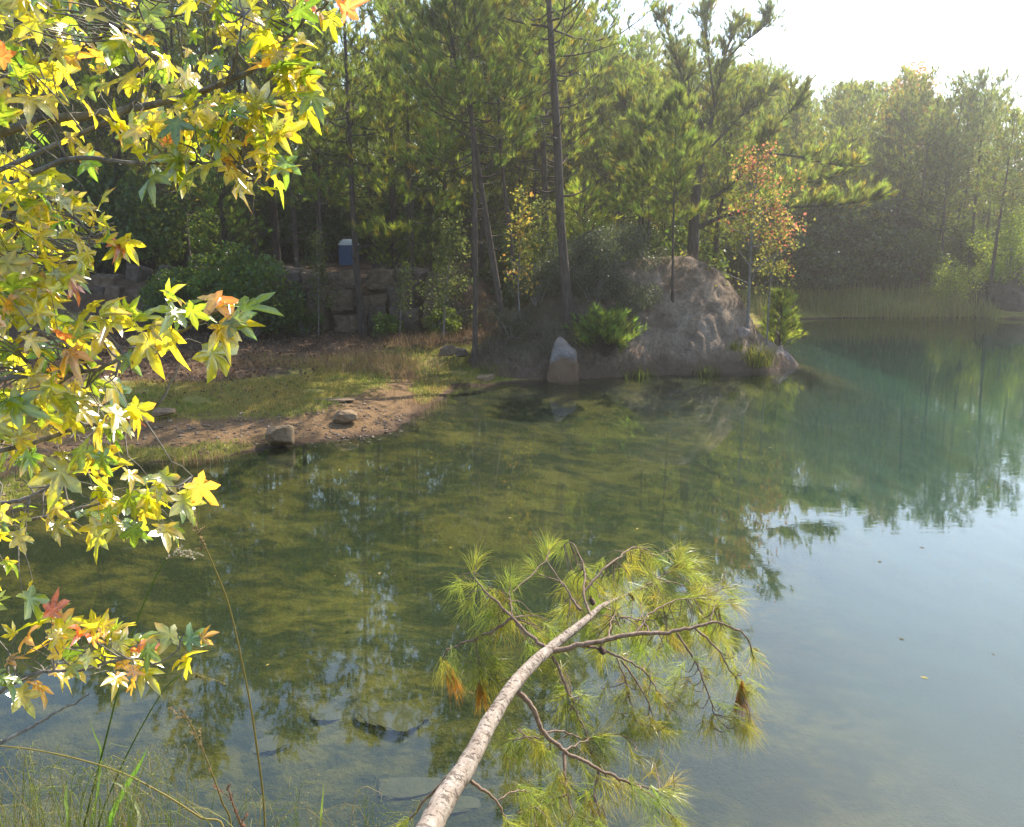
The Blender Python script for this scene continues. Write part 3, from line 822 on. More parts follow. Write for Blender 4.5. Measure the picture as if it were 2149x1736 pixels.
shrub("shrub", at(2115, 600, 47.5), "yellow-green leafy bush at the right end of the far bank", "bush", 3.4, 4.6, 5500, 0.13, [(3.2, 2.6, .8), (2.4, 2.2, .7), (1.8, 1.8, .8)], blobs=22)

rng = np.random.default_rng(104)
L_UND = "dark leafy understorey bush in the shade of the wood"
us = shrub_geo(3.4, 3.6, 5200, 0.17, GREEN, blobs=24)
ut = thing("understorey_bush", (-14, 34.6, gz_at(-14, 34.6)), L_UND, "bush", "understorey bushes of the wood")
link("stems", us[0].mesh("stems", M_BARK), ut); link("foliage", us[1].mesh("foliage", M_BROAD), ut)
for i in range(80):
    s = 0.7 + 0.6 * rng.random()
    if i >= 46: x, y = -36 + 40 * rng.random(), 44 + 18 * rng.random()
    elif i < 22: x, y = -30 + 31 * rng.random(), 34.5 + 12 * rng.random()
    elif i < 30: x, y = 9 * rng.random(), 35 + 6 * rng.random()
    else: x, y = 12.5 + 20 * rng.random(), 50 + 8 * rng.random()
    if not land(x, y) or abs(x) > .62 * y or in_gap(x, y, 75): continue
    dup(ut, (x, y, gz_at(x, y) - 0.1), rng.random() * 6.28, (s, s, s * (0.8 + .5 * rng.random())))
for px, D, q in ((705, 45.5, 1.0), (735, 46.5, 1.3), (765, 46, 1.2), (795, 45.5, 1.1), (750, 48.5, 1.7), (700, 49, 1.6), (800, 49, 1.6), (655, 46, 1.3)):
    dup(ut, at(px, 600, D), rng.random() * 6.28, q)
shade_geo = shrub_geo(3.6, 3.8, 4600, 0.17, [(1, 1, 1), (.6, .7, .6), (1.5, 1.4, .9), (.4, .5, .4)], blobs=40, flat=.45)
SHADE_BUSH = thing("shade_dark_bush", at(1690, 600, 48.2), "bush coloured dark for deep shade on the far bank right of the mound", "bush", "dark bushes on the far bank", s=1.1)
link("stems", shade_geo[0].mesh("stems", M_BARK), SHADE_BUSH); link("foliage", shade_geo[1].mesh("foliage", M_SHADE_LEAF), SHADE_BUSH)
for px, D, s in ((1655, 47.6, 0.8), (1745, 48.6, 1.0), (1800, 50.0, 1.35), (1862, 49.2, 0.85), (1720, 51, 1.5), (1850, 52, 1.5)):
    x, y, z = at(px, 600, D); dup(SHADE_BUSH, (x, y, z), rng.random() * 6.28, s)

rng = np.random.default_rng(105)
def sapling(name, pts_px, D, label, crown, nleaf, size, palette_fn, r0=0.05, nbr=26, bl=0.9, ct=0.25, mat=None, bark=None):
    pts = [P(x, y, D) for x, y in pts_px]
    base = pts[0].copy(); base[2] = surf(base[0], base[1]) - 0.05
    rel = np.array([np.zeros(3)] + [p - base for p in pts[1:]])
    S, Lf = Geo(), Geo()
    path = smooth_path(rel, 12); tube(S, path, np.linspace(r0, 0.008, 12), 6, wob=0.03)
    ends = []
    for i in range(nbr):
        t = ct + (1 - ct) * (i + rng.random()) / nbr
        p0 = np.array([np.interp(t, np.linspace(0, 1, 12), path[:, q]) for q in range(3)])
        a = i * 2.4 + rng.normal() * .3; e = 0.5 + .3 * rng.normal()
        ln = bl * (1 - 0.65 * (t - ct) / (1 - ct)) * (0.6 + 0.6 * rng.random())
        d = np.array([math.cos(a) * math.cos(e), math.sin(a) * math.cos(e), math.sin(e)])
        B = p0 + d * ln * np.linspace(0, 1, 5)[:, None] + rand_unit(1)[0] * .1 * ln * np.sin(np.linspace(0, np.pi, 5))[:, None]
        tube(S, B, np.linspace(r0 * .35, .004, 5), 4)
        for m in range(7): ends.append(p0 + (B[-1] - p0) * (0.3 + 0.75 * rng.random()) + rng.normal(size=3) * ln * 0.16)
    ends = np.array(ends)[rng.random(len(ends)) < .6]
    k = rng.integers(0, len(ends), nleaf)
    pos = ends[k] + rng.normal(size=(nleaf, 3)) * size * 1.3
    c = palette_fn(pos)
    leaves(Lf, pos, size, c * (0.75 + 0.5 * rng.random((nleaf, 1))), 0.3)
    t = thing(name, base, label, "sapling", "saplings by the water")
    link("trunk", S.mesh("trunk", bark or M_BARK_GREY), t); link("crown", Lf.mesh("crown", mat or M_AUTUMN), t)
    return t
def pal(cols, wts):
    cols = np.array(cols)
    return lambda pos: cols[rng.choice(len(cols), len(pos), p=np.array(wts) / sum(wts))]
def redtop(pos):
    n = len(pos); z = pos[:, 2]; x = pos[:, 0]
    f = sstep(2.6, 4.4, z + 1.5 * np.maximum(x - .1, -0.3) + .5 * rng.normal(size=n))
    y_ = np.array([(.33, .34, .05), (.45, .40, .07), (.22, .27, .05)])[rng.integers(0, 3, n)]
    r_ = np.array([(.75, .22, .12), (.8, .40, .12), (.55, .2, .10), (.5, .42, .08)])[rng.integers(0, 4, n)]
    return np.where((rng.random(n) < f * 0.6)[:, None], r_, y_)
sapling("maple_sapling", [(1570, 668), (1574, 560), (1580, 450), (1592, 325)], 27.6, "pale-stemmed sapling turning red on top at the mound's right edge", None, 2300, 0.095, redtop, .055, 30, 1.7, .22)
sapling("maple_sapling", [(1612, 672), (1616, 600), (1630, 520), (1640, 440)], 28.0, "slim orange-tipped sapling right of the red-topped one", None, 1000, 0.09, redtop, .03, 18, 1.0, .25)
sapling("sweetgum_sapling", [(1092, 712), (1088, 600), (1092, 500), (1096, 400)], 27.0, "golden orange sapling beside the thin trunks left of the mound", None, 560, .11,
        pal([(.55, .42, .06), (.62, .33, .07), (.48, .44, .06), (.28, .32, .05)], [3, 1.3, 3, 2]), .03, 18, .55, .3)
sapling("sweetgum_sapling", [(930, 700), (935, 620), (945, 540), (950, 470)], 29.5, "light green leafy sapling left of the thin pine trunks", None, 2200, .10,
        pal([(.24, .28, .06), (.32, .34, .08), (.16, .22, .05)], [2, 1, 2]), .04, 24, 1.1, .15)
sapling("sweetgum_sapling", [(1130, 640), (1136, 560), (1132, 500), (1130, 430)], 30.0, "yellow-green leafy sapling behind the shrub on the mound's left slope", None, 1800, .09,
        pal([(.30, .34, .06), (.45, .40, .08), (.2, .26, .05)], [2, 1, 2]), .035, 24, .95, .15)
sapling("oak_sapling", [(668, 690), (668, 620), (668, 560), (662, 490)], 30.2, "slim leafy sapling just left of the blue toilet", None, 1100, .08,
        pal([(.15, .2, .04), (.22, .26, .05), (.12, .16, .04)], [2, 1, 2]), .03, 20, .6, .2)
sapling("oak_sapling", [(838, 690), (842, 640), (848, 600), (850, 560)], 29.8, "small leafy sapling before the middle of the rock wall", None, 500, .08,
        pal([(.15, .2, .04), (.22, .26, .05)], [2, 1]), .02, 14, .5, .2)
# orange leaf clumps on a tree shape over the right wood
def orange_tree_shape():
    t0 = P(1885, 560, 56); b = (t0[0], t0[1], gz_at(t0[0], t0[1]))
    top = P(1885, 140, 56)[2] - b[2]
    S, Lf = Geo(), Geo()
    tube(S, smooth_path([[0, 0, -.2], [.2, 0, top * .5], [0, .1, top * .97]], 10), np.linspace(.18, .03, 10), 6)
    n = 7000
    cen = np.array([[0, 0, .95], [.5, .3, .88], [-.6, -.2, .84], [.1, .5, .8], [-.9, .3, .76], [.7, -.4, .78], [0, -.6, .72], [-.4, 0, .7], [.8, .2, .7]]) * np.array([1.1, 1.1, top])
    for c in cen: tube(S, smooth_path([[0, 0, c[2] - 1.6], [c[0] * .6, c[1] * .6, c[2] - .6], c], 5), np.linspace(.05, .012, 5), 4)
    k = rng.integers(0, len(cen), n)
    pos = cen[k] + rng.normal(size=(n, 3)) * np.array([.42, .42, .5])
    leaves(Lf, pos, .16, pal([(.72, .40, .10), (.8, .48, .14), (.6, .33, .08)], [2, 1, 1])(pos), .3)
    t = thing("orange_crown", b, "far tree shape with soft orange crown rising above the right wood", "tree")
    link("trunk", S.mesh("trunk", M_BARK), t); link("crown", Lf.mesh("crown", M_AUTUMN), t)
orange_tree_shape()

def young_pine(loc, label, h, w, n, tone=1.5, L=.24, wd=.014):
    W, Nd = Geo(), Geo()
    tube(W, smooth_path([[0, 0, -.1], [.03, .02, h * .5], [0, 0, h]], 6), np.linspace(.035, .01, 6), 5)
    tp, td = [], []
    for i in range(n):
        t = 0.02 + .96 * i / n; a = i * 2.4 + rng.normal() * .3
        r = w * .5 * (1 - .6 * t) * (.5 + .6 * rng.random())
        d = np.array([math.cos(a), math.sin(a), .45 + .4 * rng.random()])
        p0 = np.array([0, 0, h * t * .85]); B = np.stack([p0, p0 + d * r * .6, p0 + d * r])
        tube(W, B, [.012, .008, .005], 3)
        for f in (1, .8, .6): tp.append(p0 + d * r * f + rng.normal(size=3) * .04); td.append(nrm(d + np.array([0, 0, .5]) + .4 * rand_unit(1)[0]))
    tp, td = np.array(tp), np.array(td)
    c = tuft_cols(len(tp), 0.02, tone); 
    needles(Nd, tp, td, 26, L, wd, .6, c)
    return pine_obj(loc, W, Nd, label, None, "young_pine", "young pine")
young_pine(at(1270, 735, 26.0), "bushy bright green young pine low on the mound beside the tallest trunk", 1.35, 2.3, 150, 1.35)
young_pine(at(1640, 650, 29.3), "small soft green pine behind the right saplings", 2.2, 1.6, 90, 1.3)
young_pine(at(1225, 560, 31.5), "bright yellow-green young pine behind the tall trunk and shrubs", 4.2, 3.6, 170, 1.5)
young_pine(at(1170, 590, 34), "soft green young pine deep behind the mound's left crest", 4.6, 3.4, 150, 1.3)
young_pine(at(825, 600, 34.5), "shaded young pine on the ledge right of the blue toilet", 2.4, 2.3, 90, 1.0)
young_pine(at(470, 560, 34.0), "young pine with yellow-green sprays above the big dark bush", 4.6, 3.6, 150, 1.3)
young_pine(at(905, 620, 33.5), "young pine drooping over the right end of the rock wall", 2.6, 2.4, 90, 1.0)

# ------------------------------------------------------------------ rocks
def rock_mesh(name, dims, mat, seed, planes=14, sub=4, rough=0.05, pts=None):
    r = np.random.default_rng(seed)
    bm = bmesh.new()
    bmesh.ops.create_icosphere(bm, subdivisions=sub, radius=1)
    d = np.array([v.co[:] for v in bm.verts])
    if pts is None:
        n = nrm(r.normal(size=(planes, 3))); c = 0.72 + 0.28 * r.random(planes)
        n = np.vstack([n, np.eye(3), -np.eye(3)]); c = np.concatenate([c, np.ones(6) * .88])
    else: n, c = pts
    dot = d @ n.T
    rad = np.min(np.where(dot > 1e-3, c / np.maximum(dot, 1e-3), 9), axis=1)
    for i, v in enumerate(bm.verts):
        p = Vector(d[i] * rad[i])
        p = p * (1 + rough * mnoise.fractal(p * 2.2 + Vector((seed, 0, 0)), 1.0, 2.0, 4))
        v.co = Vector((p.x * dims[0] / 2, p.y * dims[1] / 2, p.z * dims[2] / 2))
    for f in bm.faces: f.smooth = False
    me = bpy.data.meshes.new(name); bm.to_mesh(me); bm.free()
    me.materials.append(mat)
    return me
def rock(px, py, z, dims, mat, seed, label, rz=0, group=None, name="boulder", cat="rock", sink=0.3, rx=0, **kw):
    """a rock whose foot is seen at (px, py) on ground height z"""
    b = PZ(px, py, z)
    o = link(name, rock_mesh(name, dims, mat, seed, **kw))
    o.location = (b[0], b[1], z + dims[2] * (0.5 - sink)); o.rotation_euler = (rx, 0, rz)
    return tag(o, label, cat, group)
rock(588, 925, 0.12, (0.64, 0.5, 0.46), M_ROCK_TAN, 3, "rounded tan boulder near the tip of the gravel spit", .3, sink=.24)
rock(726, 882, 0.22, (0.55, 0.4, 0.30), M_ROCK_TAN, 8, "small brown boulder on the turf above the spit", .1, sink=.24)
rock(700, 842, 0.35, (1.1, 0.5, 0.10), M_ROCK_TAN, 12, "flat pale stone slab lying in the turf", .2, sink=.3)
rock(345, 868, 0.45, (0.5, 0.3, 0.18), M_ROCK_TAN, 14, "low brown stone half buried left on the bank", .2, sink=.3)
rock(940, 742, 0.75, (0.5, 0.4, 0.34), M_ROCK_WALL, 21, "reddish boulder on the turf left of the mound", .5, sink=.25)
rock(968, 745, 0.6, (0.45, 0.4, 0.3), M_ROCK_WALL2, 22, "dark boulder at the mound's left foot", 1.1, sink=.25)
rock(1018, 800, 0.05, (0.55, 0.45, 0.3), M_ROCK_TAN, 23, "low tan stone at the water's edge left of the standing stone", 1.1, sink=.3)
def hull_rock(name, foot, pts, mat, label, rough=.05):
    """an angular rock through corner points (px, py, metres behind the foot)"""
    b = PZ(foot[0], foot[1], foot[2])
    pts = [P(x, y, b[1] + d) - b for x, y, d in pts]
    for p in list(pts):
        if p[2] < 0.2: pts.append(np.array([p[0], p[1], -0.5]))
    bm = bmesh.new()
    for p in pts: bm.verts.new(p)
    bmesh.ops.convex_hull(bm, input=bm.verts)
    bmesh.ops.delete(bm, geom=[e for e in bm.verts if not e.link_faces], context='VERTS')
    bmesh.ops.bevel(bm, geom=list(bm.edges), offset=0.03, segments=1, affect='EDGES', profile=.5)
    bmesh.ops.triangulate(bm, faces=bm.faces)
    bmesh.ops.subdivide_edges(bm, edges=bm.edges, cuts=4, use_grid_fill=True)
    bm.normal_update()
    for v in bm.verts: v.co += v.normal * (rough * mnoise.fractal(v.co * 2.6 + Vector((3, 1, 7)), 1, 2, 4) - rough * max(0, mnoise.noise(v.co * 3.3)))
    me = bpy.data.meshes.new(name); bm.to_mesh(me); bm.free(); me.materials.append(mat)
    o = link(name, me); o.location = [float(q) for q in b]
    tag(o, label, "rock")
hull_rock("standing_stone", (1181, 801, 0), [(1148, 802, 0), (1213, 800, .05), (1215, 770, .1), (1213, 745, .05), (1195, 722, .3), (1190, 714, .4), (1173, 706, .3), (1166, 712, .2), (1156, 742, .15), (1161, 748, -.1), (1206, 747, -.14), (1151, 775, -.05),
          (1210, 790, .7), (1155, 790, .7), (1209, 746, .6), (1160, 745, .6), (1178, 710, .55), (1188, 716, .55), (1185, 800, -.12)], M_ROCK_STAIN,
          "pale pointed standing stone with ochre waterline stain at the mound's foot")
hull_rock("boulder", (1640, 770, 0), [(1606, 772, .0), (1640, 774, -.1), (1674, 769, .15), (1668, 758, .2), (1652, 738, .3), (1640, 722, .45), (1626, 730, .4), (1612, 748, .2), (1628, 752, .0), (1665, 766, .9), (1610, 765, .9), (1640, 728, .9)], M_ROCK_PINK,
          "wedge-shaped pinkish rock at the very tip of the point", .06)
hull_rock("boulder", (1625, 745, .15), [(1608, 748, 0), (1634, 745, 0), (1640, 722, .05), (1640, 702, .15), (1628, 694, .2), (1618, 705, .15), (1610, 725, .05), (1636, 740, .6), (1612, 742, .6), (1638, 704, .5), (1622, 700, .5)], M_ROCK_PINK,
          "upright grey rock stacked above the wedge at the point", .06)
for i, (px, py, z, w, h) in enumerate(((1560, 700, 1.15, .45, .35), (1500, 735, .5, .6, .4), (1455, 755, .25, .4, .28), (1395, 748, .45, .5, .3), (1585, 745, .45, .6, .45), (1300, 772, .15, .45, .25), (1240, 785, .05, .4, .25), (1110, 792, .08, .5, .25))):
    rock(px, py, z, (w, w * .8, h), (M_ROCK_PINK, M_ROCK_WALL)[i % 2], 60 + i, "small earthy stone bedded in the lower slope of the mound", i * 1.3, "stones bedded in the mound", sink=.35)
rock(1535, 762, 0.15, (0.9, 0.6, 0.6), M_ROCK_GREY, 35, "grey rock ledge low on the mound's right face", .9, sink=.3)
rock(1430, 780, 0.02, (0.5, 0.4, 0.22), M_ROCK_GREY, 37, "low flat stone in the water below the mound's middle", .2, sink=.4)
rock(2085, 648, 0.3, (3.6, 2.0, 2.5), M_ROCK_WALL2, 41, "big shaded boulder under the pine at the right shore", .3, sink=.3)
rock(2135, 655, 0.2, (3.4, 2.0, 2.1), M_ROCK_WALL2, 43, "dark boulder at the right end of the far shore", .8, sink=.3)
# submerged slabs
def sub_rock(px, py, D, dims, seed, label, rz=0.0):
    b = P(px, py, D); x, y = b[0], b[1]
    o = link("submerged_slab", rock_mesh("submerged_slab", dims, M_ROCK_SUB, seed, planes=18, rough=.12))
    z = -0.6
    for _ in range(8): p = PZ(px, py, z); z = gz_at(p[0], p[1])
    o.location = (p[0], p[1], z + dims[2] * 0.1); o.rotation_euler = (0.02, 0.02, rz)
    tag(o, label, "rock", "slabs under the water")
sub_rock(815, 1500, 8, (.8, .5, .04), 51, "tan slab under the water left of the leaning trunk", -.5)
sub_rock(690, 1500, 8, (.4, .28, .04), 52, "small slab under the water left of the large tan one", .3)
sub_rock(860, 1655, 6.5, (.6, .3, .05), 53, "dark slab under the water near the bottom beside the trunk", .15)
sub_rock(970, 1690, 6.3, (.6, .25, .05), 54, "narrow slab under the water just behind the trunk's lower end", .1)
sub_rock(560, 1560, 7, (.5, .35, .04), 55, "pale stone under the water behind the tall seed stem", .1)

# loose stones on the spit, too many to count
rng = np.random.default_rng(106)
def pebbles():
    g = Geo(); n = 1500
    base = [(1, 0, 0), (-1, 0, 0), (0, 1, 0), (0, -1, 0), (0, 0, 1), (0, 0, -1)]
    F = np.array([(0, 2, 4), (2, 1, 4), (1, 3, 4), (3, 0, 4), (2, 0, 5), (1, 2, 5), (3, 1, 5), (0, 3, 5)])
    x = -9.5 + 8.6 * rng.random(n * 6); y = 13 + 7 * rng.random(n * 6)
    sd = lake_sd(x, y); _, sp = grass_zone(x, y, sd)
    k = ((sp > .4) & (rng.random(n * 6) < .45)) | ((np.abs(sd) < .25) & (x > -4))
    x, y = x[k][:n], y[k][:n]; z = height(x, y)
    s = 0.014 + 0.045 * rng.random(len(x)) ** 4
    V = np.array(base)[None] * (0.6 + .6 * rng.random((len(x), 6, 1))) * s[:, None, None] * np.array([1.2, 1, .7]) + np.stack([x, y, z + s * .2], 1)[:, None]
    a = np.array([(.17, .11, .065), (.12, .075, .045), (.23, .165, .11)])[rng.integers(0, 3, len(x))]
    g.add(V.reshape(-1, 3), F3=(F[None] + np.arange(len(x))[:, None, None] * 6).reshape(-1, 3), col=np.repeat(a, 6, 0))
    m, t, out = newmat("pebbles"); N = NT(t)
    at_ = N.n("ShaderNodeAttribute", attribute_name="col"); b = N.n("ShaderNodeBsdfPrincipled")
    N.l(at_.outputs[0], b.inputs["Base Color"]); b.inputs["Roughness"].default_value = .9; N.l(b.outputs[0], out.inputs[0])
    tag(link("gravel", g.mesh("gravel", m, smooth=False)), "brown gravel scattered over the bare spit and waterline", "gravel", kind="stuff")
pebbles()

def block_planes(sd):
    r = np.random.default_rng(sd)
    n = np.vstack([np.eye(3), -np.eye(3)]) + r.normal(size=(6, 3)) * .10
    m = nrm(r.normal(size=(4, 3)))
    return nrm(np.vstack([n, m])), np.concatenate([.92 + .1 * r.random(6), 1.15 + .2 * r.random(4)])
# rock wall of quarry blocks against the bank
def rock_wall():
    b = P(800, 690, 31.2); base = (b[0], b[1], gz_at(b[0], b[1]))
    t = thing("rock_wall", base, "low dark wall of big stacked quarry blocks below the blue toilet", "rock wall")
    rows = [(700, 640, 13), (655, 610, 12), (615, 568, 11)]
    sd = 100
    for ri, (yb, yt, n) in enumerate(rows):
        x = 170 + 18 * ri
        while x < 945:
            wpx = 34 + 40 * rng.random()
            p = P(x + wpx / 2, yb - 10 + 6 * rng.normal(), 31.3 + .32 * ri + .5 * sstep(560, 300, x))
            h = (yb - yt) / FPX * 31 * (0.85 + .35 * rng.random())
            w = wpx / FPX * 31 * 0.98
            me = rock_mesh("block", (w, 0.7 + .3 * rng.random(), h), [M_ROCK_WALL, M_ROCK_WALL2, M_ROCK_WALL][int(rng.integers(3))], sd, pts=block_planes(sd), sub=4, rough=.13); sd += 1
            o = link("block", me, t)
            o.location = (p[0] - base[0], p[1] - base[1] + .12 * rng.normal(), p[2] + h * .3 - base[2])
            o.rotation_euler = (.06 * rng.normal(), .10 * rng.normal(), .2 * rng.normal())
            x += wpx * (1.0 + (0.35 if rng.random() < .25 else 0.0))
rock_wall()

# ------------------------------------------------------------------ portable toilet
def bmbox(bm, c, s, bev=0.0):
    r = bmesh.ops.create_cube(bm, size=1)
    for v in r['verts']: v.co = Vector((v.co.x * s[0] + c[0], v.co.y * s[1] + c[1], v.co.z * s[2] + c[2]))
    if bev: bmesh.ops.bevel(bm, geom=list({e for v in r['verts'] for e in v.link_edges}), offset=bev, segments=2, affect='EDGES')
def toilet():
    D = 42.0; p = P(733, 560, D); top = P(731, 502, D)[2]
    z0 = gz_at(p[0], p[1])
    H = 2.3
    t = thing("portable_toilet", (p[0], p[1], top - H * .95), "blue portable toilet with white roof among the trees above the rock wall", "portable toilet", rz=R(14), s=(.84, .84, .95))
    M_B = plain("blue_plastic", (0.045, 0.12, 0.27), .5, .1, 3); M_W = plain("white_plastic", (.85, .87, .9), .5, .06, 3); M_G = plain("grey_plastic", (.25, .27, .3), .5, .1, 3)
    def part(name, boxes, mat, par=t):
        bm = bmesh.new()
        for c, s, bv in boxes: bmbox(bm, c, s, bv)
        me = bpy.data.meshes.new(name); bm.to_mesh(me); bm.free(); me.materials.append(mat)
        return link(name, me, par)
    part("base", [((0, 0, .07), (1.1, 1.1, .14), .02)], M_G)
    part("body", [((0, 0, 1.08), (1.02, 1.02, 1.86), .03)] + [((-.515, y, 1.1), (.03, .05, 1.7), .008) for y in (-.35, -.12, .12, .35)] + [((.515, y, 1.1), (.03, .05, 1.7), .008) for y in (-.35, -.12, .12, .35)], M_B)
    d = part("door", [((0, -.53, 1.08), (.72, .04, 1.72), .01), ((0, -.555, 1.5), (.5, .02, .5), .005), ((0, -.555, .7), (.5, .02, .7), .005)], M_B)
    part("handle", [((.28, -.58, 1.1), (.05, .05, .16), .01)], M_G, d)
    part("roof", [((0, 0, 2.06), (1.10, 1.10, .10), .03), ((0, 0, 2.16), (.98, .98, .14), .06), ((0, 0, 2.255), (.7, .7, .08), .035)], M_W)
    bm = bmesh.new(); bmesh.ops.create_cone(bm, segments=12, radius1=.05, radius2=.05, depth=.3, cap_ends=True)
    for v in bm.verts: v.co += Vector((.32, .36, 2.3))
    me = bpy.data.meshes.new("vent_pipe"); bm.to_mesh(me); bm.free(); me.materials.append(M_W); link("vent_pipe", me, t)
toilet()

# ------------------------------------------------------------------ bank vegetation (uncountable)
def blades(g, x, y, z, h, w, cols, lean=0.35):
    n = len(x); p = np.stack([x, y, z], 1)
    a = rng.random(n) * 6.28
    d = np.stack([np.cos(a), np.sin(a), np.zeros(n)], 1)
    s = np.stack([-np.sin(a), np.cos(a), np.zeros(n)], 1) * (w / 2)
    h = h[:, None]; ln = (lean * (0.3 + rng.random((n, 1))))
    m = p + np.array([0, 0, 1]) * h * .55 + d * h * ln * .35
    e = p + np.array([0, 0, 1]) * h * (1 - .25 * ln) + d * h * ln
    V = np.stack([p - s, p + s, m + s * .8, m - s * .8, e], 1); o = np.arange(n) * 5
    g.add(V.reshape(-1, 3), F3=np.stack([o + 3, o + 2, o + 4], 1), F4=np.stack([o, o + 1, o + 2, o + 3], 1), col=np.repeat(cols, 5, 0))
def cpick(cols, n): 
    cols = np.array(cols); return cols[rng.integers(0, len(cols), n)] * (0.75 + .5 * rng.random((n, 1)))
rng = np.random.default_rng(107)
def bank_grass():
    g = Geo(); n = 200000
    x = -16 + 16 * rng.random(n); y = 12 + 18 * rng.random(n)
    sd = lake_sd(x, y); gz_, sp = grass_zone(x, y, sd)
    wd = sstep(0.05, 0.15, sd) * sstep(0.75, 0.4, sd + 0.6 * vnoise(x, y, 0.9, 11)) * sstep(-4.2, -6.0, x)
    k = rng.random(n) < np.maximum(gz_ * .9 * (vnoise(x, y, 1.3, 90) > -.28), wd)
    x, y = x[k], y[k]; z = height(x, y); n = len(x)
    pat = sstep(-.25, .3, fbm(x, y, .5, 15))[:, None]
    c = cpick([(.34, .40, .06), (.44, .44, .08), (.28, .36, .05)], n) * (1 - pat) + cpick([(.55, .38, .10), (.62, .44, .13), (.42, .36, .08)], n) * pat
    blades(g, x, y, z - .01, .045 + .08 * rng.random(n), .014, c, .6)
    tag(link("bank_grass", g.mesh("bank_grass", M_GRASS)), "short green and tawny turf on the left bank", "grass", kind="stuff")
bank_grass()
def dry_grass():
    g = Geo()
    for cx, cy_, D, n, sx, sy, h in ((700, 745, 0.8, 1500, 2.2, .7, .35), (560, 760, 0.7, 900, 1.8, .6, .3), (850, 765, 0.6, 700, 1.2, .4, .35), (810, 735, 0.8, 1900, 1.6, .9, .5), (760, 760, .7, 700, 1.3, .5, .3), (890, 705, .85, 1300, 1.3, .8, .5), (480, 962, .05, 260, .9, .15, .5), (420, 970, .05, 120, .5, .15, .4), (900, 850, .05, 260, .7, .5, .4), (620, 770, .6, 400, 2, .6, .25), (960, 690, .9, 500, .8, .6, .5)):
        b = PZ(cx, cy_, D)
        x = b[0] + rng.normal(size=n) * sx * .6; y = b[1] + rng.normal(size=n) * sy * .8
        z = height(x, y); k = z > -.06; x, y, z = x[k], y[k], z[k]
        blades(g, x, y, z, h * .75 * (.4 + .8 * rng.random(len(x))), .008, cpick([(.46, .30, .14), (.37, .24, .12), (.5, .38, .22), (.28, .16, .08)], len(x)), .5)
    tag(link("dry_grass", g.mesh("dry_grass", M_GRASS)), "thin dry brown stalks standing on the left bank", "grass", kind="stuff")
dry_grass()
def reeds():
    g = Geo(); n = 9000
    x = 12 + 12.5 * rng.random(n); y = 42.5 + 6 * rng.random(n)
    sd = lake_sd(x, y); k = (sd > -.5) & (sd < 3.2) & (vnoise(x, y, .4, 33) + .3 > .45 * rng.random(n))
    x, y = x[k], y[k]; z = np.maximum(height(x, y), -.1)
    blades(g, x, y, z, .5 + .8 * rng.random(len(x)), .022, cpick([(.40, .46, .10), (.52, .48, .14), (.34, .38, .10), (.52, .42, .22)], len(x)), .35)
    tag(link("reeds", g.mesh("reeds", M_GRASS)), "yellow-green reeds and sedge fringing the far shore", "reeds", kind="stuff")
reeds()
def litter():
    g = Geo(); n = 14000
    x = -16 + 16 * rng.random(n); y = 17 + 14 * rng.random(n)
    sd = lake_sd(x, y); gz_, _ = grass_zone(x, y, sd)
    k = (sd > 3) & (rng.random(n) < (1 - .8 * gz_)); x, y = x[k], y[k]
    pos = np.stack([x, y, height(x, y) + .02 + .05 * rng.random(len(x))], 1)
    leaves(g, pos, .09, cpick([(.22, .12, .07), (.3, .18, .10), (.14, .08, .05), (.36, .25, .15)], len(x)), 1.0)
    tag(link("leaf_litter", g.mesh("leaf_litter", M_GRASS)), "brown fallen leaves under the edge of the left wood", "leaf litter", kind="stuff")
litter()
def mound_scrub():
    g = Geo(); n = 9000
    x = -1.6 + 9.4 * rng.random(n); y = 24.6 + 5 * rng.random(n); z = mound_h(x, y)
    k = (z > .15) & (rng.random(n) < np.where(x < 3.2, .9, .75 * (vnoise(x, y, 1.1, 91) > 0.0))); x, y, z = x[k], y[k], z[k]
    blades(g, x, y, z - .02, .12 + .25 * rng.random(len(x)), .012, cpick([(.2, .13, .08), (.14, .13, .05), (.28, .2, .12), (.12, .09, .06)], len(x)), .8)
    tag(link("mound_scrub", g.mesh("mound_scrub", M_GRASS)), "sparse dry scrub clinging to the mound", "scrub", kind="stuff")
mound_scrub()
def tuft(loc, label, n, h, w, r, cols, name="grass_clump"):
    g = Geo(); x = rng.normal(size=n) * r; y = rng.normal(size=n) * r
    blades(g, x, y, np.full(n, -.05), h * (.5 + .6 * rng.random(n)), w, cpick(cols, n), .9)
    o = link(name, g.mesh(name, M_GRASS)); o.location = [float(v) for v in loc]
    tag(o, label, "grass clump", "grass clumps on the mound's shore", "thing")
YG = [(.40, .42, .06), (.5, .45, .08), (.28, .34, .05)]
GG = [(.12, .17, .04), (.18, .22, .05), (.1, .13, .03)]
tuft(at(1592, 712, 27.0), "bright yellow-green grass clump on the point by the saplings", 260, .85, .02, .22, YG)
tuft(at(1543, 715, 26.9), "small yellow-green grass clump left of the bright one on the point", 90, .4, .016, .1, YG)
tuft(at(1480, 735, 26.3), "dark green grass clump on the mound's lower right face", 150, .6, .016, .2, GG)
tuft(at(1340, 745, 25.8), "dark green grass clump right of the bushy young pine", 170, .55, .016, .25, GG)
tuft(at(1030, 730, 25.2), "green grass clump at the mound's left foot", 150, .4, .014, .3, [(.22, .24, .05), (.3, .28, .06)])

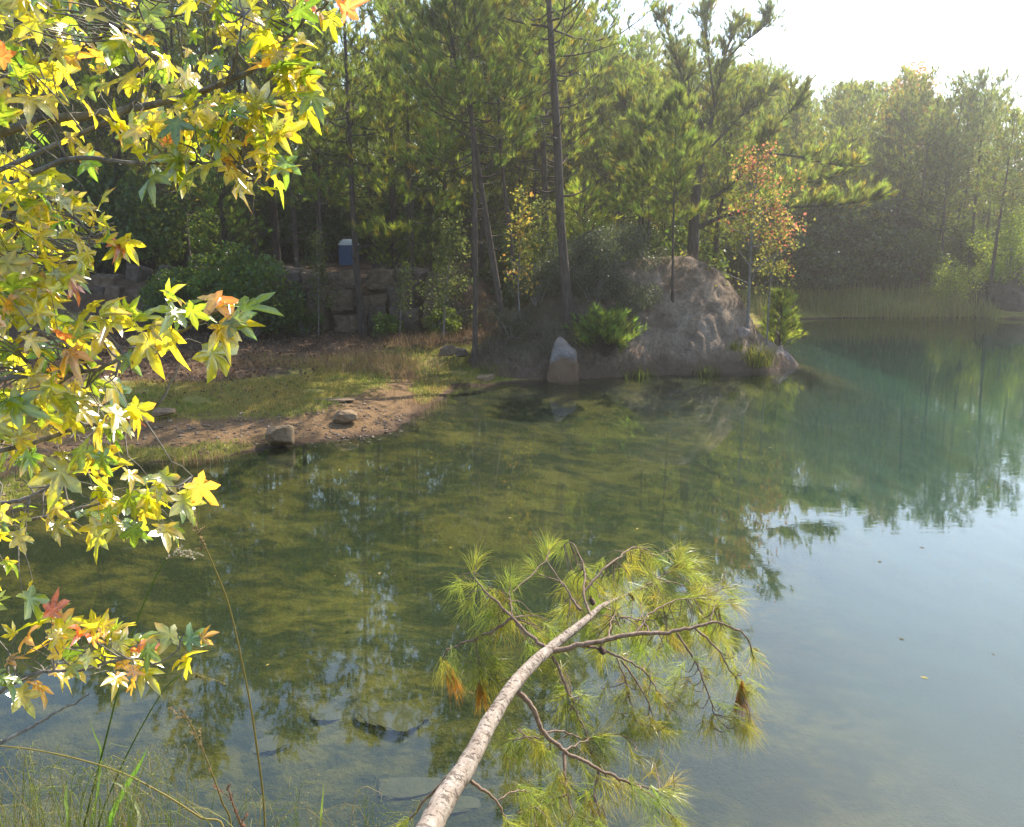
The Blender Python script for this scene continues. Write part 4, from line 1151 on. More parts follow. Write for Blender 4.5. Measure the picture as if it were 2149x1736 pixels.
# ------------------------------------------------------------------ leaning pine over the water (foreground)
def C8(cx, cy_, D):
    return P((900 + cx * 0.4886) / 1.16333, (1250 + cy_ * 0.4886) / 1.16333, D)
rng = np.random.default_rng(108)
def leaning_pine():
    tr = [(270, 1640, 3.55), (370, 1450, 3.8), (500, 1250, 4.1), (600, 1060, 4.4), (700, 900, 4.7), (800, 780, 5.0), (900, 690, 5.25), (1010, 600, 5.5),
          (1100, 530, 5.75), (1170, 470, 5.95), (1300, 410, 6.25), (1420, 365, 6.5)]
    wp = [148, 130, 110, 92, 78, 66, 56, 48, 38, 28, 13, 5]
    pts = [C8(*q) for q in tr]
    rad = [w * .42 / 2 / FPX * d[2] for w, d in zip(wp, tr)]
    p0 = pts[0]
    pts = [np.array([p0[0] - .42, 1.9, 1.35]), np.array([p0[0] - .24, 2.6, 1.42])] + pts
    pts[0][2] = gz_at(pts[0][0], pts[0][1]) - .25
    rad = [.085, .075] + rad
    base = np.array(pts[0]); base[2] = gz_at(base[0], base[1])
    path = smooth_path(pts, 90) - base; rr = np.interp(np.linspace(0, 1, 90), np.linspace(0, 1, len(rad)), rad)
    T = Geo()
    n = 20; k = 90
    tan = nrm(np.gradient(path, axis=0)); a = nrm(np.cross(tan, [0, 0, 1])); b = np.cross(a, tan)
    th = np.linspace(0, 2 * np.pi, n, endpoint=False)
    # shaggy bark plates: stepped radius with noise
    S = np.linspace(0, 1, k)[:, None] * 40; TH = th[None] / (2 * np.pi) * 9
    pl = np.array([[mnoise.cell_vector(Vector((s * 0.9 + (int(t) % 2) * .5, t, 0)))[0] for t in TH[0]] for s in S[:, 0]])
    r2 = rr[:, None] * (1 + .11 * (pl - .5) + rng.normal(0, .026, (k, n)))
    V = path[:, None] + r2[..., None] * (np.cos(th)[None, :, None] * a[:, None] + np.sin(th)[None, :, None] * b[:, None])
    i = np.arange(k - 1)[:, None] * n; j = np.arange(n)[None]; j2 = (j + 1) % n
    ln = np.concatenate([[0], np.cumsum(np.linalg.norm(np.diff(path, axis=0), axis=1))])
    tex = np.stack([np.repeat(np.cos(th)[None], k, 0) * .06 + .5, np.repeat(np.sin(th)[None], k, 0) * .06 + .5, np.repeat(ln[:, None], n, 1)], -1)
    T.add(V.reshape(-1, 3), F4=np.stack([i + j, i + j2, i + n + j2, i + n + j], -1).reshape(-1, 4), col=tex.reshape(-1, 3))
    t = thing("leaning_pine", base, "fallen-looking young pine leaning out over the water from the near bank", "pine tree")
    m, tt_, out = newmat("flaky_pale_bark"); N = NT(tt_)
    tc = N.n("ShaderNodeAttribute", attribute_name="col"); v = tc.outputs["Color"]
    n1 = N.noise(11, 5, .65, v); n2 = N.noise(90, 5, .7, N.mapping(v, (1, 1, .4)))
    c = N.ramp(n1, [(.3, (.22, .18, .145)), (.5, (.36, .31, .26)), (.7, (.48, .43, .38))])
    c = N.mix(N.math('MULTIPLY', n2, .5), c, (.24, .17, .12))
    d1 = N.noise(1.0, 3, .55, N.mapping(v, (19, 19, 44)), .9); d2 = N.noise(1.0, 4, .6, N.mapping(v, (55, 55, 22)), .4)
    cm = N.ramp(d1, [(.555, (0, 0, 0)), (.60, (.68, .68, .68))])
    crack = N.math('SUBTRACT', 1.0, cm)
    c = N.mix(N.ramp(d2, [(.45, (0, 0, 0)), (.62, (.55, .55, .55))]), c, (.20, .15, .115))
    c = N.mix(cm, c, (.06, .04, .03))
    bs = N.n("ShaderNodeBsdfPrincipled"); N.l(c, bs.inputs["Base Color"]); bs.inputs["Roughness"].default_value = .85; bs.inputs["Specular IOR Level"].default_value = .2
    hh = N.math('ADD', N.math('MULTIPLY', crack, .6), N.math('MULTIPLY', n2, .6))
    N.l(N.bump(hh, .9, .012), bs.inputs["Normal"]); N.l(bs.outputs[0], out.inputs[0])
    link("trunk", T.mesh("trunk", m), t)
    # branches: traced, then each carries small twigs with tufts
    BR = [([(900, 700), (1050, 665), (1180, 640), (1330, 610), (1500, 600), (1620, 580), (1720, 555), (1820, 575), (1890, 630), (1930, 740)], 5.25, 5.5, .019),
          ([(890, 690), (800, 610), (720, 530), (640, 450), (560, 370), (530, 310), (540, 240)], 5.25, 5.7, .013),
          ([(720, 530), (640, 580), (540, 635), (450, 660), (390, 700), (370, 740), (385, 790)], 5.4, 5.5, .010),
          ([(540, 640), (545, 720), (590, 810), (660, 880)], 5.45, 5.3, .006),
          ([(720, 520), (705, 420), (710, 350)], 5.4, 5.7, .006),
          ([(1060, 490), (1020, 440), (970, 360), (870, 320), (820, 290)], 5.8, 6.1, .010),
          ([(970, 370), (900, 250), (890, 180)], 5.9, 6.3, .006),
          ([(720, 400), (820, 310), (890, 230), (900, 175)], 5.7, 6.2, .006),
          ([(1110, 520), (1075, 400), (1080, 300), (1040, 190), (1000, 150), (960, 190)], 5.75, 6.7, .010),
          ([(1075, 400), (1180, 280), (1260, 220), (1320, 180), (1400, 190), (1430, 250)], 6.0, 6.9, .010),
          ([(1320, 180), (1430, 220), (1500, 190), (1560, 190)], 6.8, 7.1, .007),
          ([(1300, 410), (1400, 360), (1480, 310), (1570, 290), (1640, 340)], 6.2, 6.8, .009),
          ([(1420, 365), (1500, 350), (1600, 380), (1700, 420)], 6.5, 6.8, .007),
          ([(920, 720), (960, 810), (1010, 930), (1050, 1030), (1090, 1110), (1105, 1180), (1160, 1270)], 5.25, 4.9, .011),
          ([(712, 885), (765, 915), (820, 980), (860, 1080), (920, 1150), (980, 1200), (1070, 1240), (1150, 1290), (1250, 1330), (1340, 1370), (1430, 1430), (1510, 1510), (1560, 1590)], 4.85, 4.5, .018),
          ([(975, 1205), (980, 1300), (990, 1400), (1020, 1500), (1050, 1600)], 4.75, 4.4, .011),
          ([(860, 1110), (950, 1095), (1040, 1120), (1100, 1130), (1200, 1115), (1330, 1110)], 4.8, 5.1, .007),
          ([(1060, 665), (1160, 690), (1240, 720), (1330, 760), (1400, 820), (1440, 890), (1470, 960)], 5.3, 5.2, .010),
          ([(1240, 730), (1280, 830), (1310, 940), (1330, 1040)], 5.3, 5.1, .006),
          ([(1260, 740), (1340, 850), (1400, 960), (1420, 1080)], 5.3, 5.1, .007),
          ([(1540, 605), (1600, 700), (1650, 790), (1690, 890), (1720, 1000), (1715, 1080)], 5.4, 5.2, .008),
          ([(1630, 580), (1720, 660), (1790, 760), (1840, 840), (1865, 900)], 5.45, 5.3, .008),
          ([(430, 1290), (370, 1350), (280, 1440), (200, 1550), (150, 1600)], 4.1, 4.0, .011),
          ([(510, 1345), (600, 1410), (660, 1480), (710, 1600)], 4.05, 4.0, .010),
          ([(1150, 1290), (1130, 1400), (1150, 1500), (1170, 1600)], 4.65, 4.4, .008),
          ([(1340, 1370), (1430, 1385), (1520, 1410)], 4.6, 4.6, .006),
          ([(990, 1410), (880, 1450), (790, 1490), (740, 1590)], 4.6, 4.4, .007),
          ([(650, 1440), (710, 1400), (780, 1390), (810, 1420)], 4.1, 4.3, .005),
          ([(860, 1130), (790, 1125), (720, 1145), (690, 1200)], 4.8, 4.8, .005),
          ([(1400, 600), (1370, 520), (1360, 440)], 5.4, 5.7, .006),
          ([(1710, 555), (1720, 490), (1745, 460)], 5.5, 5.7, .005),
          ([(985, 1190), (1060, 1150), (1160, 1115)], 4.75, 5.0, .006),
          ([(1330, 610), (1420, 500), (1540, 440), (1640, 430)], 5.4, 6.0, .007),
          ([(1170, 470), (1260, 520), (1380, 540), (1480, 530)], 5.9, 6.0, .007),
          ([(1200, 640), (1210, 560), (1240, 480)], 5.3, 5.8, .006)]
    B, Nd, Dead = Geo(), Geo(), Geo()
    allp, allt, allr = [], [], []
    for pts_, d0, d1, r_ in BR:
        nn = len(pts_)
        q = smooth_path([C8(x, y, d0 + (d1 - d0) * i / (nn - 1)) for i, (x, y) in enumerate(pts_)], nn * 4) - base
        q[1:] += rng.normal(size=(len(q) - 1, 3)) * .004
        tube(B, q, np.linspace(r_, max(.0026, r_ * .22), len(q)), 6, wob=.06)
        tn_ = nrm(np.gradient(q, axis=0))
        f = np.linspace(0, 1, len(q))
        allp.append(q[f > .3]); allt.append(tn_[f > .3])
    AP, AT = np.concatenate(allp), np.concatenate(allt)
    # visible tufts: centres sampled in the crown's regions, joined to the nearest branch
    tp, td = [], []
    for pts_, d0, d1, r_ in BR:
        q = C8(pts_[-1][0], pts_[-1][1], d1) - base; q0 = C8(pts_[-2][0], pts_[-2][1], d1) - base
        for _ in range(2): tp.append(q); td.append(nrm(q - q0))
    zones = [((950, 1900), (170, 720), 150, (5.3, 6.9)), ((400, 760), (280, 860), 36, (5.25, 5.7)), ((1250, 1920), (680, 1080), 46, (5.1, 5.5)), ((780, 960), (480, 900), 16, (5.2, 5.6)),
             ((690, 950), (1080, 1330), 12, (4.7, 4.9)), ((740, 1560), (1300, 1600), 34, (4.3, 4.7)), ((1000, 1500), (1050, 1330), 14, (4.7, 5.1)), ((900, 1300), (800, 1050), 12, (5, 5.3))]
    for (x0, x1), (y0, y1), n_t, (d0, d1) in zones:
        c = 0
        while c < n_t:
            x, y = x0 + (x1 - x0) * rng.random(), y0 + (y1 - y0) * rng.random()
            if x0 == 950 and ((x - 1400) / 470) ** 2 + ((y - 450) / 300) ** 2 > 1: continue
            # nearest branch point, in 3-D, with depth following the crown
            D = d0 + (d1 - d0) * ((y1 - y) / (y1 - y0) * .8 + .2 * rng.random())
            p = C8(x, y, D) - base
            i = int(np.argmin(((AP - p) ** 2).sum(1)))
            v = p - AP[i]; l = np.linalg.norm(v)
            c += 1
            if l > .42: p = AP[i] + v / l * (.2 + .2 * rng.random())
            mid = (AP[i] + p) / 2 + rand_unit(1)[0] * .03 + AT[i] * .03
            tw = smooth_path([AP[i], mid, p], 7)
            tube(B, tw, np.linspace(.0038, .0022, 7), 5)
            p = p + np.array([0, 0, -.05])
            tp.append(p); td.append(nrm(p - mid + AT[i] * .05))
    tp, td = np.array(tp), np.array(td)
    n_t = len(tp)
    c = np.ones((n_t, 3)) * (.75 + .5 * rng.random((n_t, 1)))
    c[:, 0] *= .72 + .36 * rng.random(n_t)
    gold = rng.random(n_t) < .14; c[gold] *= np.array([1.3, 1.0, .8])
    td = nrm(td + np.array([.12, .1, -.15]))
    needles(Nd, tp, td, 44, .20, .0020, .75, c, bend=.3, droop=.3)
    dp = np.array([C8(1865, 900, 5.3), C8(1860, 920, 5.3), C8(400, 800, 5.5), C8(560, 900, 5.3), C8(420, 830, 5.5)]) - base
    needles(Dead, dp, nrm(np.array([[.05, 0, -1.], [0, 0, -1.], [.2, 0, -1], [.1, 0, -1], [.3, 0, -1]])), 90, .17, .0032, .35, np.repeat(np.array([[1.3, .42, .55], [1.2, .4, .5], [1.3, .6, .5], [1.3, .65, .5], [1.3, .6, .5]]), 1, 0), bend=.2, droop=.4)
    link("branches", B.mesh("branches", M_TWIG), t); link("needles", Nd.mesh("needles", M_NEEDLE_NEAR), t)
    tag(link("dead_needles", Dead.mesh("dead_needles", M_NEEDLE_NEAR), t), "hanging rust-red dead needle tufts")
    M_C = plain("cone_brown", (.10, .06, .04), .8, .3, 60)
    for x, y, D in ((1110, 425, 5.9), (1160, 668, 5.25), (1310, 405, 6.2)):
        g = Geo(); pc = C8(x, y, D) - base
        m_ = 60
        ph = np.arange(m_) * 2.4; u = np.linspace(0, 1, m_)
        r_ = .026 * np.sin(np.pi * (.12 + .85 * u)) ; ax = pc + np.stack([.02 * u, .02 * u, -.07 * u], 1)
        d = np.stack([np.cos(ph), np.sin(ph), np.full(m_, -.3)], 1)
        s = np.stack([-np.sin(ph), np.cos(ph), np.zeros(m_)], 1) * .008
        tipv = ax + d * r_[:, None]
        V = np.stack([ax - s * .6, ax + s * .6, tipv + s, tipv - s + np.array([0, 0, -.003])], 1); o = np.arange(m_) * 4
        g.add(V.reshape(-1, 3), F4=np.stack([o, o + 1, o + 2, o + 3], 1))
        tube(g, np.stack([pc, pc + np.array([.02, .02, -.07])]), [.010, .004], 6)
        link("pine_cone", g.mesh("pine_cone", M_C), t)
leaning_pine()

# ------------------------------------------------------------------ sweetgum in the left foreground
def gum_leaf():
    """five-pointed star leaf, length about 1, stalk joint at the origin"""
    lob = [(90, 1.0), (90 - 58, .92), (90 + 58, .92), (90 - 120, .62), (90 + 120, .62)]
    lob = sorted(lob, key=lambda q: q[0])
    out = []
    ctr = np.array([0, .28])
    for i, (a, r) in enumerate(lob):
        A = math.radians(a)
        for da, rr in ((-23, .48), (-14, .71), (0, 1.0), (14, .71), (23, .48)):
            q = A + math.radians(da * (1.0 if r > .7 else 1.25)); out.append(ctr + .74 * r * rr * np.array([math.cos(q), math.sin(q)]))
        b = lob[(i + 1) % 5][0] + (360 if i == 4 else 0)
        S = math.radians((a + b) / 2)
        out.append(ctr + (.30 if i < 4 else .25) * np.array([math.cos(S), math.sin(S)]))
    o = np.array(out); n = len(o)
    V = np.zeros((2 * n + 1, 3)); V[0, :2] = ctr; V[1:n + 1, :2] = ctr + .52 * (o - ctr); V[n + 1:, :2] = o
    dd = np.linalg.norm(V[:, :2] - ctr, axis=1)
    V[:, 2] = -.30 * dd ** 2
    for r_ in (0, n):
        for i in range(n):
            if i % 6 in (0, 1, 3, 4): V[1 + r_ + i, 2] += .03
    j = np.arange(n); k = (j + 1) % n
    F = np.concatenate([np.stack([0 * j, 1 + j, 1 + k], 1), np.stack([1 + j, n + 1 + j, n + 1 + k], 1), np.stack([1 + j, n + 1 + k, 1 + k], 1)])
    return V, F
def gum_leaves(g, pos, axis_, normal, size, cols, tipcols):
    V0, F0 = gum_leaf(); n = len(pos); m = len(V0)
    y = nrm(axis_); z = nrm(normal - y * (normal * y).sum(1, keepdims=True)); x = np.cross(y, z)
    curl = (.3 + 2.4 * rng.random((n, 1)) ** 1.5)
    Vx = np.repeat(V0[None, :, 0], n, 0); Vy = np.repeat(V0[None, :, 1], n, 0); Vz = V0[None, :, 2] * curl
    fold = rng.random((n, 1)) * .55
    Vz = Vz + (np.sqrt(Vx ** 2 + .012) - .11) * fold
    Vx = Vx * (1 - .35 * fold) * (.8 + .3 * rng.random((n, 1)))
    Vz = Vz + (rng.random((n, 1)) - .5) * .9 * Vx * Vy + (rng.random((n, 1)) - .3) * -.35 * Vy ** 2
    jit = 1 + rng.normal(0, .05, (n, m)); Vx = Vx * jit; Vy = Vy * jit
    Vz = Vz + .05 * np.sin(7 * Vx + 6.3 * rng.random((n, 1))) * np.abs(Vx)
    V = pos[:, None] + size[:, None, None] * (Vx[..., None] * x[:, None] + Vy[..., None] * y[:, None] + Vz[..., None] * z[:, None])
    d = np.linalg.norm(V0[:, :2] - V0[0, :2], axis=1); f = sstep(.35, .74, d)[None, :, None]
    nn = (m - 1) // 2; rib = np.full(m, .93); rib[0] = 1.35; rib[1 + np.arange(2, nn, 6)] = 1.35; rib[1 + nn + np.arange(2, nn, 6)] = 1.15
    C = (cols[:, None] * (1 - f) + tipcols[:, None] * f) * rib[None, :, None]
    g.add(V.reshape(-1, 3), F3=(F0[None] + (np.arange(n) * m)[:, None, None]).reshape(-1, 3), col=C.reshape(-1, 3))

def in_poly(x, y, poly):
    c = False; n = len(poly)
    for i in range(n):
        (x1, y1), (x2, y2) = poly[i], poly[(i + 1) % n]
        if (y1 > y) != (y2 > y) and x < (x2 - x1) * (y - y1) / (y2 - y1 + 1e-9) + x1: c = not c
    return c

rng = np.random.default_rng(109)
def sweetgum():
    bx, by = -2.75, 2.6
    base = np.array([bx, by, gz_at(bx, by)])
    W, Lf = Geo(), Geo()
    trunk = np.array([[bx, by, base[2] - .2], [bx + .05, by + .05, 2.5], [bx - .02, by + .12, 4.0], [bx + .05, by + .1, 5.6], [bx, by + .15, 7.0]]) - base
    tube(W, smooth_path(trunk, 20), np.linspace(.13, .05, 20), 10, wob=.03)
    tpath = smooth_path(trunk, 40) + base
    # limbs: (px, py, D) outwards; each starts on the trunk
    LB = [([(80, 250, 2.5), (235, 235, 2.5), (380, 205, 2.45), (490, 165, 2.4), (560, 125, 2.4), (620, 60, 2.4), (690, 5, 2.35)], 0.0124),
          ([(60, 330, 2.4), (250, 240, 2.4), (300, 170, 2.4), (275, 80, 2.4), (295, -10, 2.4)], 0.0068),
          ([(20, 390, 2.3), (140, 335, 2.3), (260, 340, 2.3), (380, 345, 2.25), (480, 345, 2.2), (545, 385, 2.2)], 0.0074),
          ([(0, 460, 2.2), (90, 420, 2.2), (170, 455, 2.2), (240, 470, 2.2)], 0.0056),
          ([(-20, 620, 2.1), (60, 590, 2.1), (130, 540, 2.1), (210, 500, 2.1)], 0.0068),
          ([(-20, 800, 2.0), (90, 785, 2.0), (200, 775, 1.95), (300, 725, 1.9), (370, 700, 1.85), (430, 665, 1.85), (480, 640, 1.85)], 0.0056),
          ([(-30, 950, 2.1), (70, 930, 2.1), (160, 900, 2.1), (270, 880, 2.1), (330, 850, 2.1), (365, 790, 2.1), (380, 760, 2.1)], 0.0068),
          ([(-30, 1060, 2.2), (60, 1045, 2.2), (130, 1000, 2.2), (165, 960, 2.2)], 0.0068),
          ([(-30, 1100, 2.3), (100, 1085, 2.3), (230, 1050, 2.3), (330, 1040, 2.3), (400, 1000, 2.3)], 0.0059),
          ([(-40, 1480, 2.1), (20, 1440, 2.1), (90, 1410, 2.1), (180, 1405, 2.1), (270, 1380, 2.1), (330, 1395, 2.1)], 0.0062),
          ([(-40, 1580, 2.0), (50, 1535, 2.0), (110, 1500, 2.0), (185, 1458, 2.0)], 0.0051),
          ([(300, 1400, 2.1), (345, 1385, 2.1), (372, 1365, 2.1), (385, 1330, 2.1)], 0.0026),
          ([(-20, 150, 2.7), (120, 120, 2.7), (260, 60, 2.7), (380, 30, 2.7), (480, 20, 2.7)], 0.0062),
          ([(-20, 60, 2.9), (100, 20, 2.9), (200, -40, 2.9)], 0.0062),
          ([(400, 200, 2.45), (480, 160, 2.3), (500, 90, 2.2), (515, 30, 2.2)], 0.0051),
          ([(470, 250, 2.3), (520, 230, 2.3), (560, 220, 2.3)], 0.0034)]
    AP = []; TT = []
    for pts, r in LB:
        q = [P(x, y, D) for x, y, D in pts]
        if pts[0][0] <= 80:
            k = int(np.argmin(np.abs(tpath[:, 2] - (q[0][2] - .55))))
            tube(W, smooth_path([tpath[k], (tpath[k] + q[0]) / 2 + np.array([0, 0, .04]), q[0]], 8) - base, np.linspace(r * 1.25, r, 8), 7)
        p = smooth_path(q, len(q) * 6)
        p[1:] += rng.normal(size=(len(p) - 1, 3)) * .0015
        tube(W, p - base, np.linspace(r, max(.0022, r * .2), len(p)), 7, wob=.08)
        AP.append(p[2:]); TT.append(nrm(np.gradient(p, axis=0))[2:])
    AP, TT = np.concatenate(AP), np.concatenate(TT)
    # foliage zones (photo outline of each spray), leaves get a real depth around their limb
    Z = [([(0, 0), (640, 0), (618, 70), (600, 120), (520, 150), (470, 230), (330, 250), (230, 300), (120, 370), (0, 400)], 330, (2.2, 2.9), .115),
         ([(400, 0), (640, 0), (620, 60), (605, 110), (540, 120), (430, 100)], 60, (2.2, 2.5), .11),
         ([(555, 120), (612, 105), (655, 190), (615, 240), (580, 190)], 28, (2.25, 2.4), .13),
         ([(430, 200), (560, 220), (610, 340), (590, 380), (545, 410), (500, 360), (420, 330), (340, 380), (270, 330), (230, 280)], 140, (2.1, 2.4), .11),
         ([(0, 380), (130, 350), (200, 420), (262, 460), (262, 530), (200, 510), (150, 590), (100, 640), (0, 640)], 190, (1.9, 2.4), .105),
         ([(0, 600), (110, 600), (160, 700), (180, 770), (260, 800), (285, 850), (260, 900), (160, 880), (90, 900), (0, 920)], 190, (1.8, 2.3), .11),
         ([(170, 640), (260, 620), (320, 700), (260, 760), (190, 740)], 13, (1.8, 2.0), .13),
         ([(210, 660), (330, 610), (440, 610), (470, 690), (440, 740), (400, 700), (300, 720)], 22, (1.75, 1.95), .13),
         ([(465, 610), (505, 640), (535, 740), (500, 720), (470, 660)], 5, (1.8, 1.9), .14),
         ([(0, 880), (110, 880), (140, 960), (60, 990), (0, 1000)], 26, (2.0, 2.3), .10),
         ([(80, 930), (210, 880), (235, 930), (150, 1000)], 7, (1.9, 2.1), .14),
         ([(60, 1040), (180, 990), (290, 980), (400, 970), (420, 1000), (370, 1050), (370, 1100), (240, 1120), (130, 1110)], 62, (2.1, 2.4), .11),
         ([(0, 1060), (90, 1060), (150, 1100), (145, 1160), (60, 1140), (20, 1190), (0, 1180)], 26, (2.1, 2.4), .10),
         ([(0, 1200), (70, 1210), (100, 1260), (60, 1310), (0, 1280)], 9, (2.0, 2.3), .11),
         ([(20, 1330), (130, 1290), (290, 1310), (318, 1370), (290, 1440), (150, 1430), (60, 1400)], 60, (2.0, 2.25), .105),
         ([(0, 1370), (60, 1380), (70, 1440), (0, 1460)], 9, (2.0, 2.2), .12),
         ([(345, 1360), (385, 1310), (420, 1340), (415, 1410), (360, 1400)], 7, (2.05, 2.15), .11),
         ([(640, 0), (700, 0), (735, 50), (690, 40)], 9, (2.3, 2.4), .12)]
    PAL = np.array([(.42, .44, .02), (.55, .50, .03), (.66, .55, .04), (.26, .36, .03), (.16, .28, .03), (.72, .42, .06), (.75, .22, .07), (.60, .52, .05)])
    WT = np.array([5, 4.5, 2.4, 4.4, 1.8, .6, .22, 1.5]); WT = WT / WT.sum()
    pos, ax, nm, sz, cc, tc_ = [], [], [], [], [], []
    for poly, n, (d0, d1), s in Z:
        n = int(n * .72)
        xs_ = [q[0] for q in poly]; ys_ = [q[1] for q in poly]; c = 0
        orange = .3 if min(ys_) > 1280 else (.5 if min(xs_) >= 640 else 0)
        while c < n:
            x, y = random.uniform(min(xs_) - (60 if min(xs_) == 0 else 0), max(xs_)), random.uniform(min(ys_) - (80 if min(ys_) == 0 else 0), max(ys_))
            if not in_poly(max(x, 0.5), max(y, .5), poly): continue
            c += 1
            p = P(x, y, d0 + (d1 - d0) * rng.random())
            i = int(np.argmin(((AP - p) ** 2).sum(1)))
            v = p - AP[i]; l = np.linalg.norm(v)
            out = nrm(v + TT[i] * .06)
            st = p - out * min(l, .05 + .05 * rng.random())
            # twig to the limb, then a thin stalk
            if l > .1:
                tube(W, smooth_path([AP[i], (AP[i] + st) / 2 + rand_unit(1)[0] * .02, st], 5) - base, np.linspace(.0028, .0014, 5), 4)
            tube(W, np.stack([st, (st + p) / 2 + np.array([0, 0, .008]), p]) - base, [.0011, .0009, .0008], 3)
            a_ = nrm(out * .5 + np.array([.25, -.1, -.45]) + .75 * rand_unit(1)[0])
            pos.append(p - base); ax.append(a_)
            nm.append(nrm(np.array([.1, -.45, .75]) + .75 * rand_unit(1)[0]))
            sz.append(s * (.40 + .48 * rng.random()))
            k = rng.choice(len(PAL), p=WT)
            if rng.random() < orange: k = int(rng.choice([5, 6, 5, 2]))
            col = PAL[k] * (.8 + .4 * rng.random()); cc.append(col)
            tc_.append(PAL[5] if (rng.random() < .14 and k != 6) else col)
    gum_leaves(Lf, np.array(pos), np.array(ax), np.array(nm), np.array(sz), np.array(cc), np.array(tc_))
    t = thing("sweetgum_tree", base, "sweetgum with yellow-green star-shaped leaves reaching in from the left", "tree")
    link("branches", W.mesh("branches", M_BARK_GREY), t); link("foliage", Lf.mesh("foliage", M_GUM), t)
sweetgum()

def floaters():
    n = 260; g = Geo()
    x = -8 + 22 * rng.random(n); y = 6 + 34 * rng.random(n) ** .8
    k = lake_sd(x, y) < -.3; x, y = x[k], y[k]; m = len(x)
    d = np.stack([rng.normal(size=m), rng.normal(size=m), np.zeros(m)], 1); d = nrm(d); q = np.stack([-d[:, 1], d[:, 0], np.zeros(m)], 1)
    z = .004 + .002 * rng.random(m); p = np.stack([x, y, z], 1); sz = (.015 + .03 * rng.random(m))[:, None]
    V = np.stack([p, p + d * sz - q * sz * .4, p + d * sz * 2, p + d * sz + q * sz * .4 + np.array([0, 0, .006])], 1); o = np.arange(m) * 4
    g.add(V.reshape(-1, 3), F4=np.stack([o, o + 1, o + 2, o + 3], 1), col=np.repeat(cpick([(.5, .4, .2), (.6, .5, .1), (.3, .2, .1)], m), 4, 0))
    tag(link("floating_debris", g.mesh("floating_debris", M_GRASS)), "tiny fallen leaves and specks afloat on the pond", "leaf litter", kind="stuff")
floaters()
# ------------------------------------------------------------------ near grasses
rng = np.random.default_rng(110)
def seed_stem(pts, D, r, label, head, col, hcol, nsp=3, blade=None):
    q = [P(x, y, D) for x, y in pts]
    low = q[-1]
    b = np.array([low[0] + .02, low[1] - .25, 0]); b[2] = gz_at(b[0], b[1])
    q = q + [np.array([b[0], b[1], b[2] - .03])]
    p = smooth_path(q, 40) - b
    t = thing("tall_grass", b, label, "grass", "tall grass stems on the near bank")
    g = Geo(); tube(g, p[::-1], np.linspace(r * 1.35, r * .7, 40), 5, col=col)
    link("stem", g.mesh("stem", M_GRASS), t)
    if head:
        h = Geo(); hn = int(head * 40)
        for sp in range(nsp):
            i0 = int(hn * (.25 + .75 * sp / max(1, nsp - 1))) if nsp > 1 else hn
            tn = nrm(p[max(i0 - 2, 0)] - p[i0] + 1e-6)
            L = .05 + .05 * rng.random()
            S = p[i0] + (tn * .8 + rand_unit(1)[0] * .55) * L * np.linspace(0, 1, 6)[:, None] + np.array([0, 0, -.02]) * np.linspace(0, 1, 6)[:, None] ** 2
            tube(h, S, np.linspace(.0008, .0008, 6), 3, col=hcol)
            n = 22; f = rng.random(n)
            leaves(h, S[0] + (S[-1] - S[0]) * f[:, None], .010, np.tile(hcol, (n, 1)), .2, np.tile(tn, (n, 1)))
        n = 60; f = (rng.random(n) * hn).astype(int)
        leaves(h, p[f] + rng.normal(size=(n, 3)) * .002, .011, np.tile(hcol, (n, 1)), .2, np.tile(nrm(p[0] - p[4]), (n, 1)))
        link("seed_head", h.mesh("seed_head", M_GRASS), t)
TAN, STRAW, GRN = (.5, .38, .2), (.42, .36, .14), (.22, .32, .08)
seed_stem([(405, 1092), (425, 1135), (445, 1180), (480, 1270), (510, 1400), (535, 1540), (556, 1740)], 3.0, .0034, "tallest dry seed stem rising left of centre over the water", .22, STRAW, TAN, 4)
seed_stem([(395, 1158), (375, 1160), (345, 1180), (318, 1230), (285, 1310), (262, 1390), (240, 1480), (215, 1580), (175, 1740)], 3.0, .003, "green stem with drooping pale seed head bent to the right", .2, GRN, (.6, .55, .42), 3)
seed_stem([(380, 1490), (395, 1510), (415, 1550), (440, 1610), (465, 1680), (485, 1750)], 2.9, .003, "shorter straw stem with spread branching seed head", .5, STRAW, TAN, 5)
seed_stem([(478, 1650), (490, 1690), (505, 1730), (515, 1760)], 2.9, .004, "short reddish dry spike at the bottom of the frame", .8, (.5, .3, .2), (.5, .3, .22), 3)
seed_stem([(-10, 1565), (60, 1572), (150, 1590), (250, 1620), (340, 1665), (420, 1715), (470, 1745)], 2.7, .0032, "arching straw blade sweeping from the left edge to the bottom", 0, (.5, .42, .14), TAN)
seed_stem([(420, 1420), (390, 1415), (350, 1440), (300, 1520), (250, 1620), (205, 1740)], 3.05, .0026, "thin green stem bent over below the lowest sweetgum leaves", .12, GRN, STRAW, 2)
def grass_blade(pts, D, w, label, col):
    q = [P(x, y, D) for x, y in pts]; low = q[-1]
    b = np.array([low[0], low[1] - .2, 0]); b[2] = gz_at(b[0], b[1])
    q = q + [np.array([b[0], b[1], b[2] - .03])]
    p = smooth_path(q, 24) - b; s = nrm(np.cross(nrm(np.gradient(p, axis=0)), [0, 1, .3])) * (w / 2) * np.minimum(1, np.linspace(.05, 3, 24))[:, None]
    k = np.array([0, -.12 * w, 0])
    V = np.stack([p - s, p + k, p + s], 1); i = np.arange(23) * 3
    F = np.concatenate([np.stack([i, i + 1, i + 4, i + 3], 1), np.stack([i + 1, i + 2, i + 5, i + 4], 1)])
    g = Geo(); g.add(V.reshape(-1, 3), F4=F, col=col)
    o = link("tall_grass", g.mesh("tall_grass", M_GRASS)); o.location = b
    tag(o, label, "grass", "broad grass blades on the near bank", "thing")
grass_blade([(310, 1570), (290, 1610), (265, 1650), (240, 1700), (228, 1745)], 2.9, .018, "broad bright green grass blade beside the leaning green stem", (.25, .5, .06))
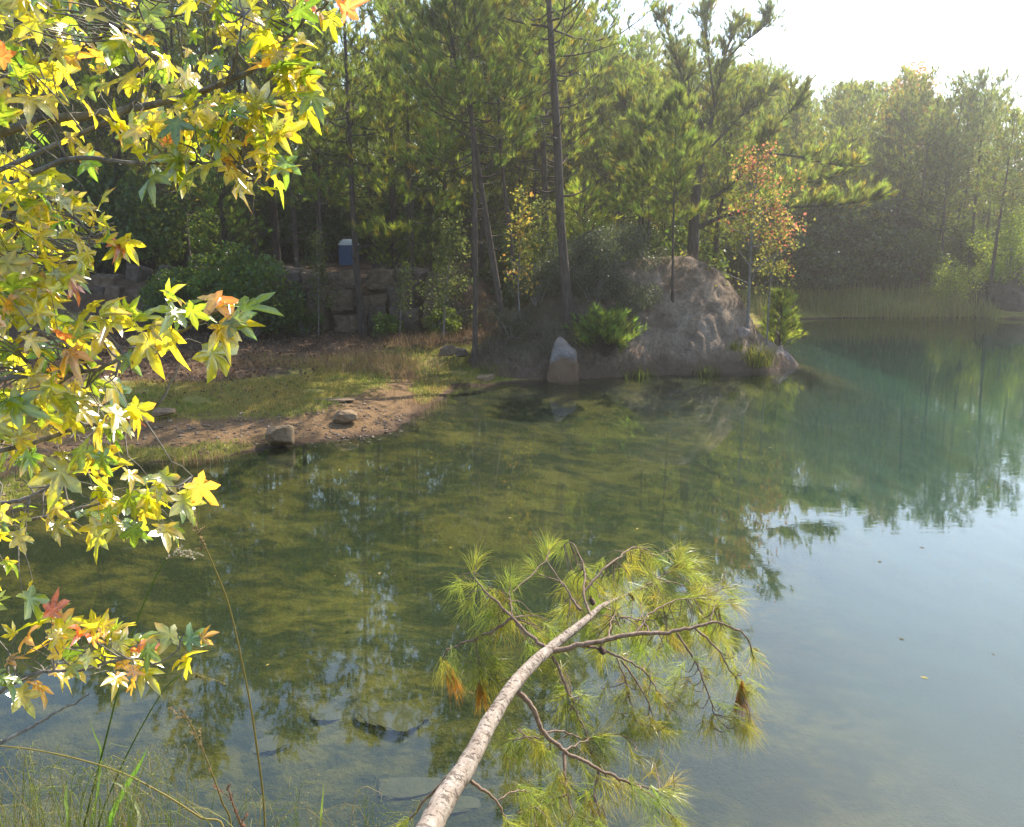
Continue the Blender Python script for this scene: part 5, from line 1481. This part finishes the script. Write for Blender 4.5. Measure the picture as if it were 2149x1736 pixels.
grass_blade([(188, 1510), (200, 1545), (212, 1580), (205, 1660), (190, 1740)], 3.0, .008, "narrow upright green blade left of the broad one", (.25, .42, .08))
grass_blade([(225, 1640), (255, 1650), (285, 1690), (290, 1745)], 2.8, .012, "pale grass blade folded over at the bottom", (.45, .5, .3))
grass_blade([(140, 1630), (138, 1680), (140, 1745)], 2.85, .012, "short upright green blade at the bottom left", (.28, .42, .1))
grass_blade([(680, 1640), (676, 1690), (672, 1745)], 3.0, .008, "thin upright green blade right of the tallest stem's foot", (.3, .4, .08))
def near_grass():
    g = Geo(); n = 250
    px = np.where(rng.random(n) < .7, rng.random(n) * 420, rng.random(n) * 900) - 40
    for i in range(n):
        D = 2.5 + .9 * rng.random()
        top = 1735 - (190 * rng.random() ** 1.3 * (1 if px[i] < 420 else .55)) + 20
        e = P(px[i] + rng.normal() * 40, top, D)
        b = P(px[i], 1760, D - .1); b[2] = gz_at(b[0], b[1])
        m = (b + e) / 2 + np.array([rng.normal() * .05, 0, .12 * rng.random()])
        p = smooth_path([b, m, e, e + np.array([rng.normal() * .08, rng.normal() * .05, -.02 - .05 * rng.random()])], 10)
        c = [(.62, .62, .2), (.45, .55, .12), (.7, .6, .3), (.4, .5, .1)][int(rng.integers(4))]
        tube(g, p, np.linspace(.0019, .0007, 10), 3, col=c)
        if rng.random() < .55:
            for _ in range(6):
                f = int(5 + 5 * rng.random()); f = min(f, 9)
                d = rand_unit(1)[0] * .035 + np.array([0, 0, .01])
                tube(g, np.stack([p[f], p[f] + d * .6, p[f] + d]), [.0005, .0005, .0004], 3, col=(.5, .48, .2))
                leaves(g, (p[f] + d)[None], .006, np.array([[.5, .48, .18]]), .2)
    tag(link("near_grass", g.mesh("near_grass", M_GRASS)), "fine wispy grass with tiny seeds along the near bank", "grass", kind="stuff")
near_grass()

# ------------------------------------------------------------------ haze added for the veiling glare of the sun
def haze():
    bm = bmesh.new(); bmbox(bm, (0, 0, 9), (640, 640, 36))
    me = bpy.data.meshes.new("haze"); bm.to_mesh(me); bm.free()
    m, t, out = newmat("haze"); v = t.nodes.new("ShaderNodeVolumePrincipled")
    v.inputs["Color"].default_value = (1, .95, .86, 1); v.inputs["Density"].default_value = 0.0019; v.inputs["Anisotropy"].default_value = .78
    t.links.new(v.outputs[0], out.inputs["Volume"])
    me.materials.append(m)
    tag(link("haze", me), "thin pale haze added over the pond for veiling sun glare", "haze", kind="stuff")
haze()
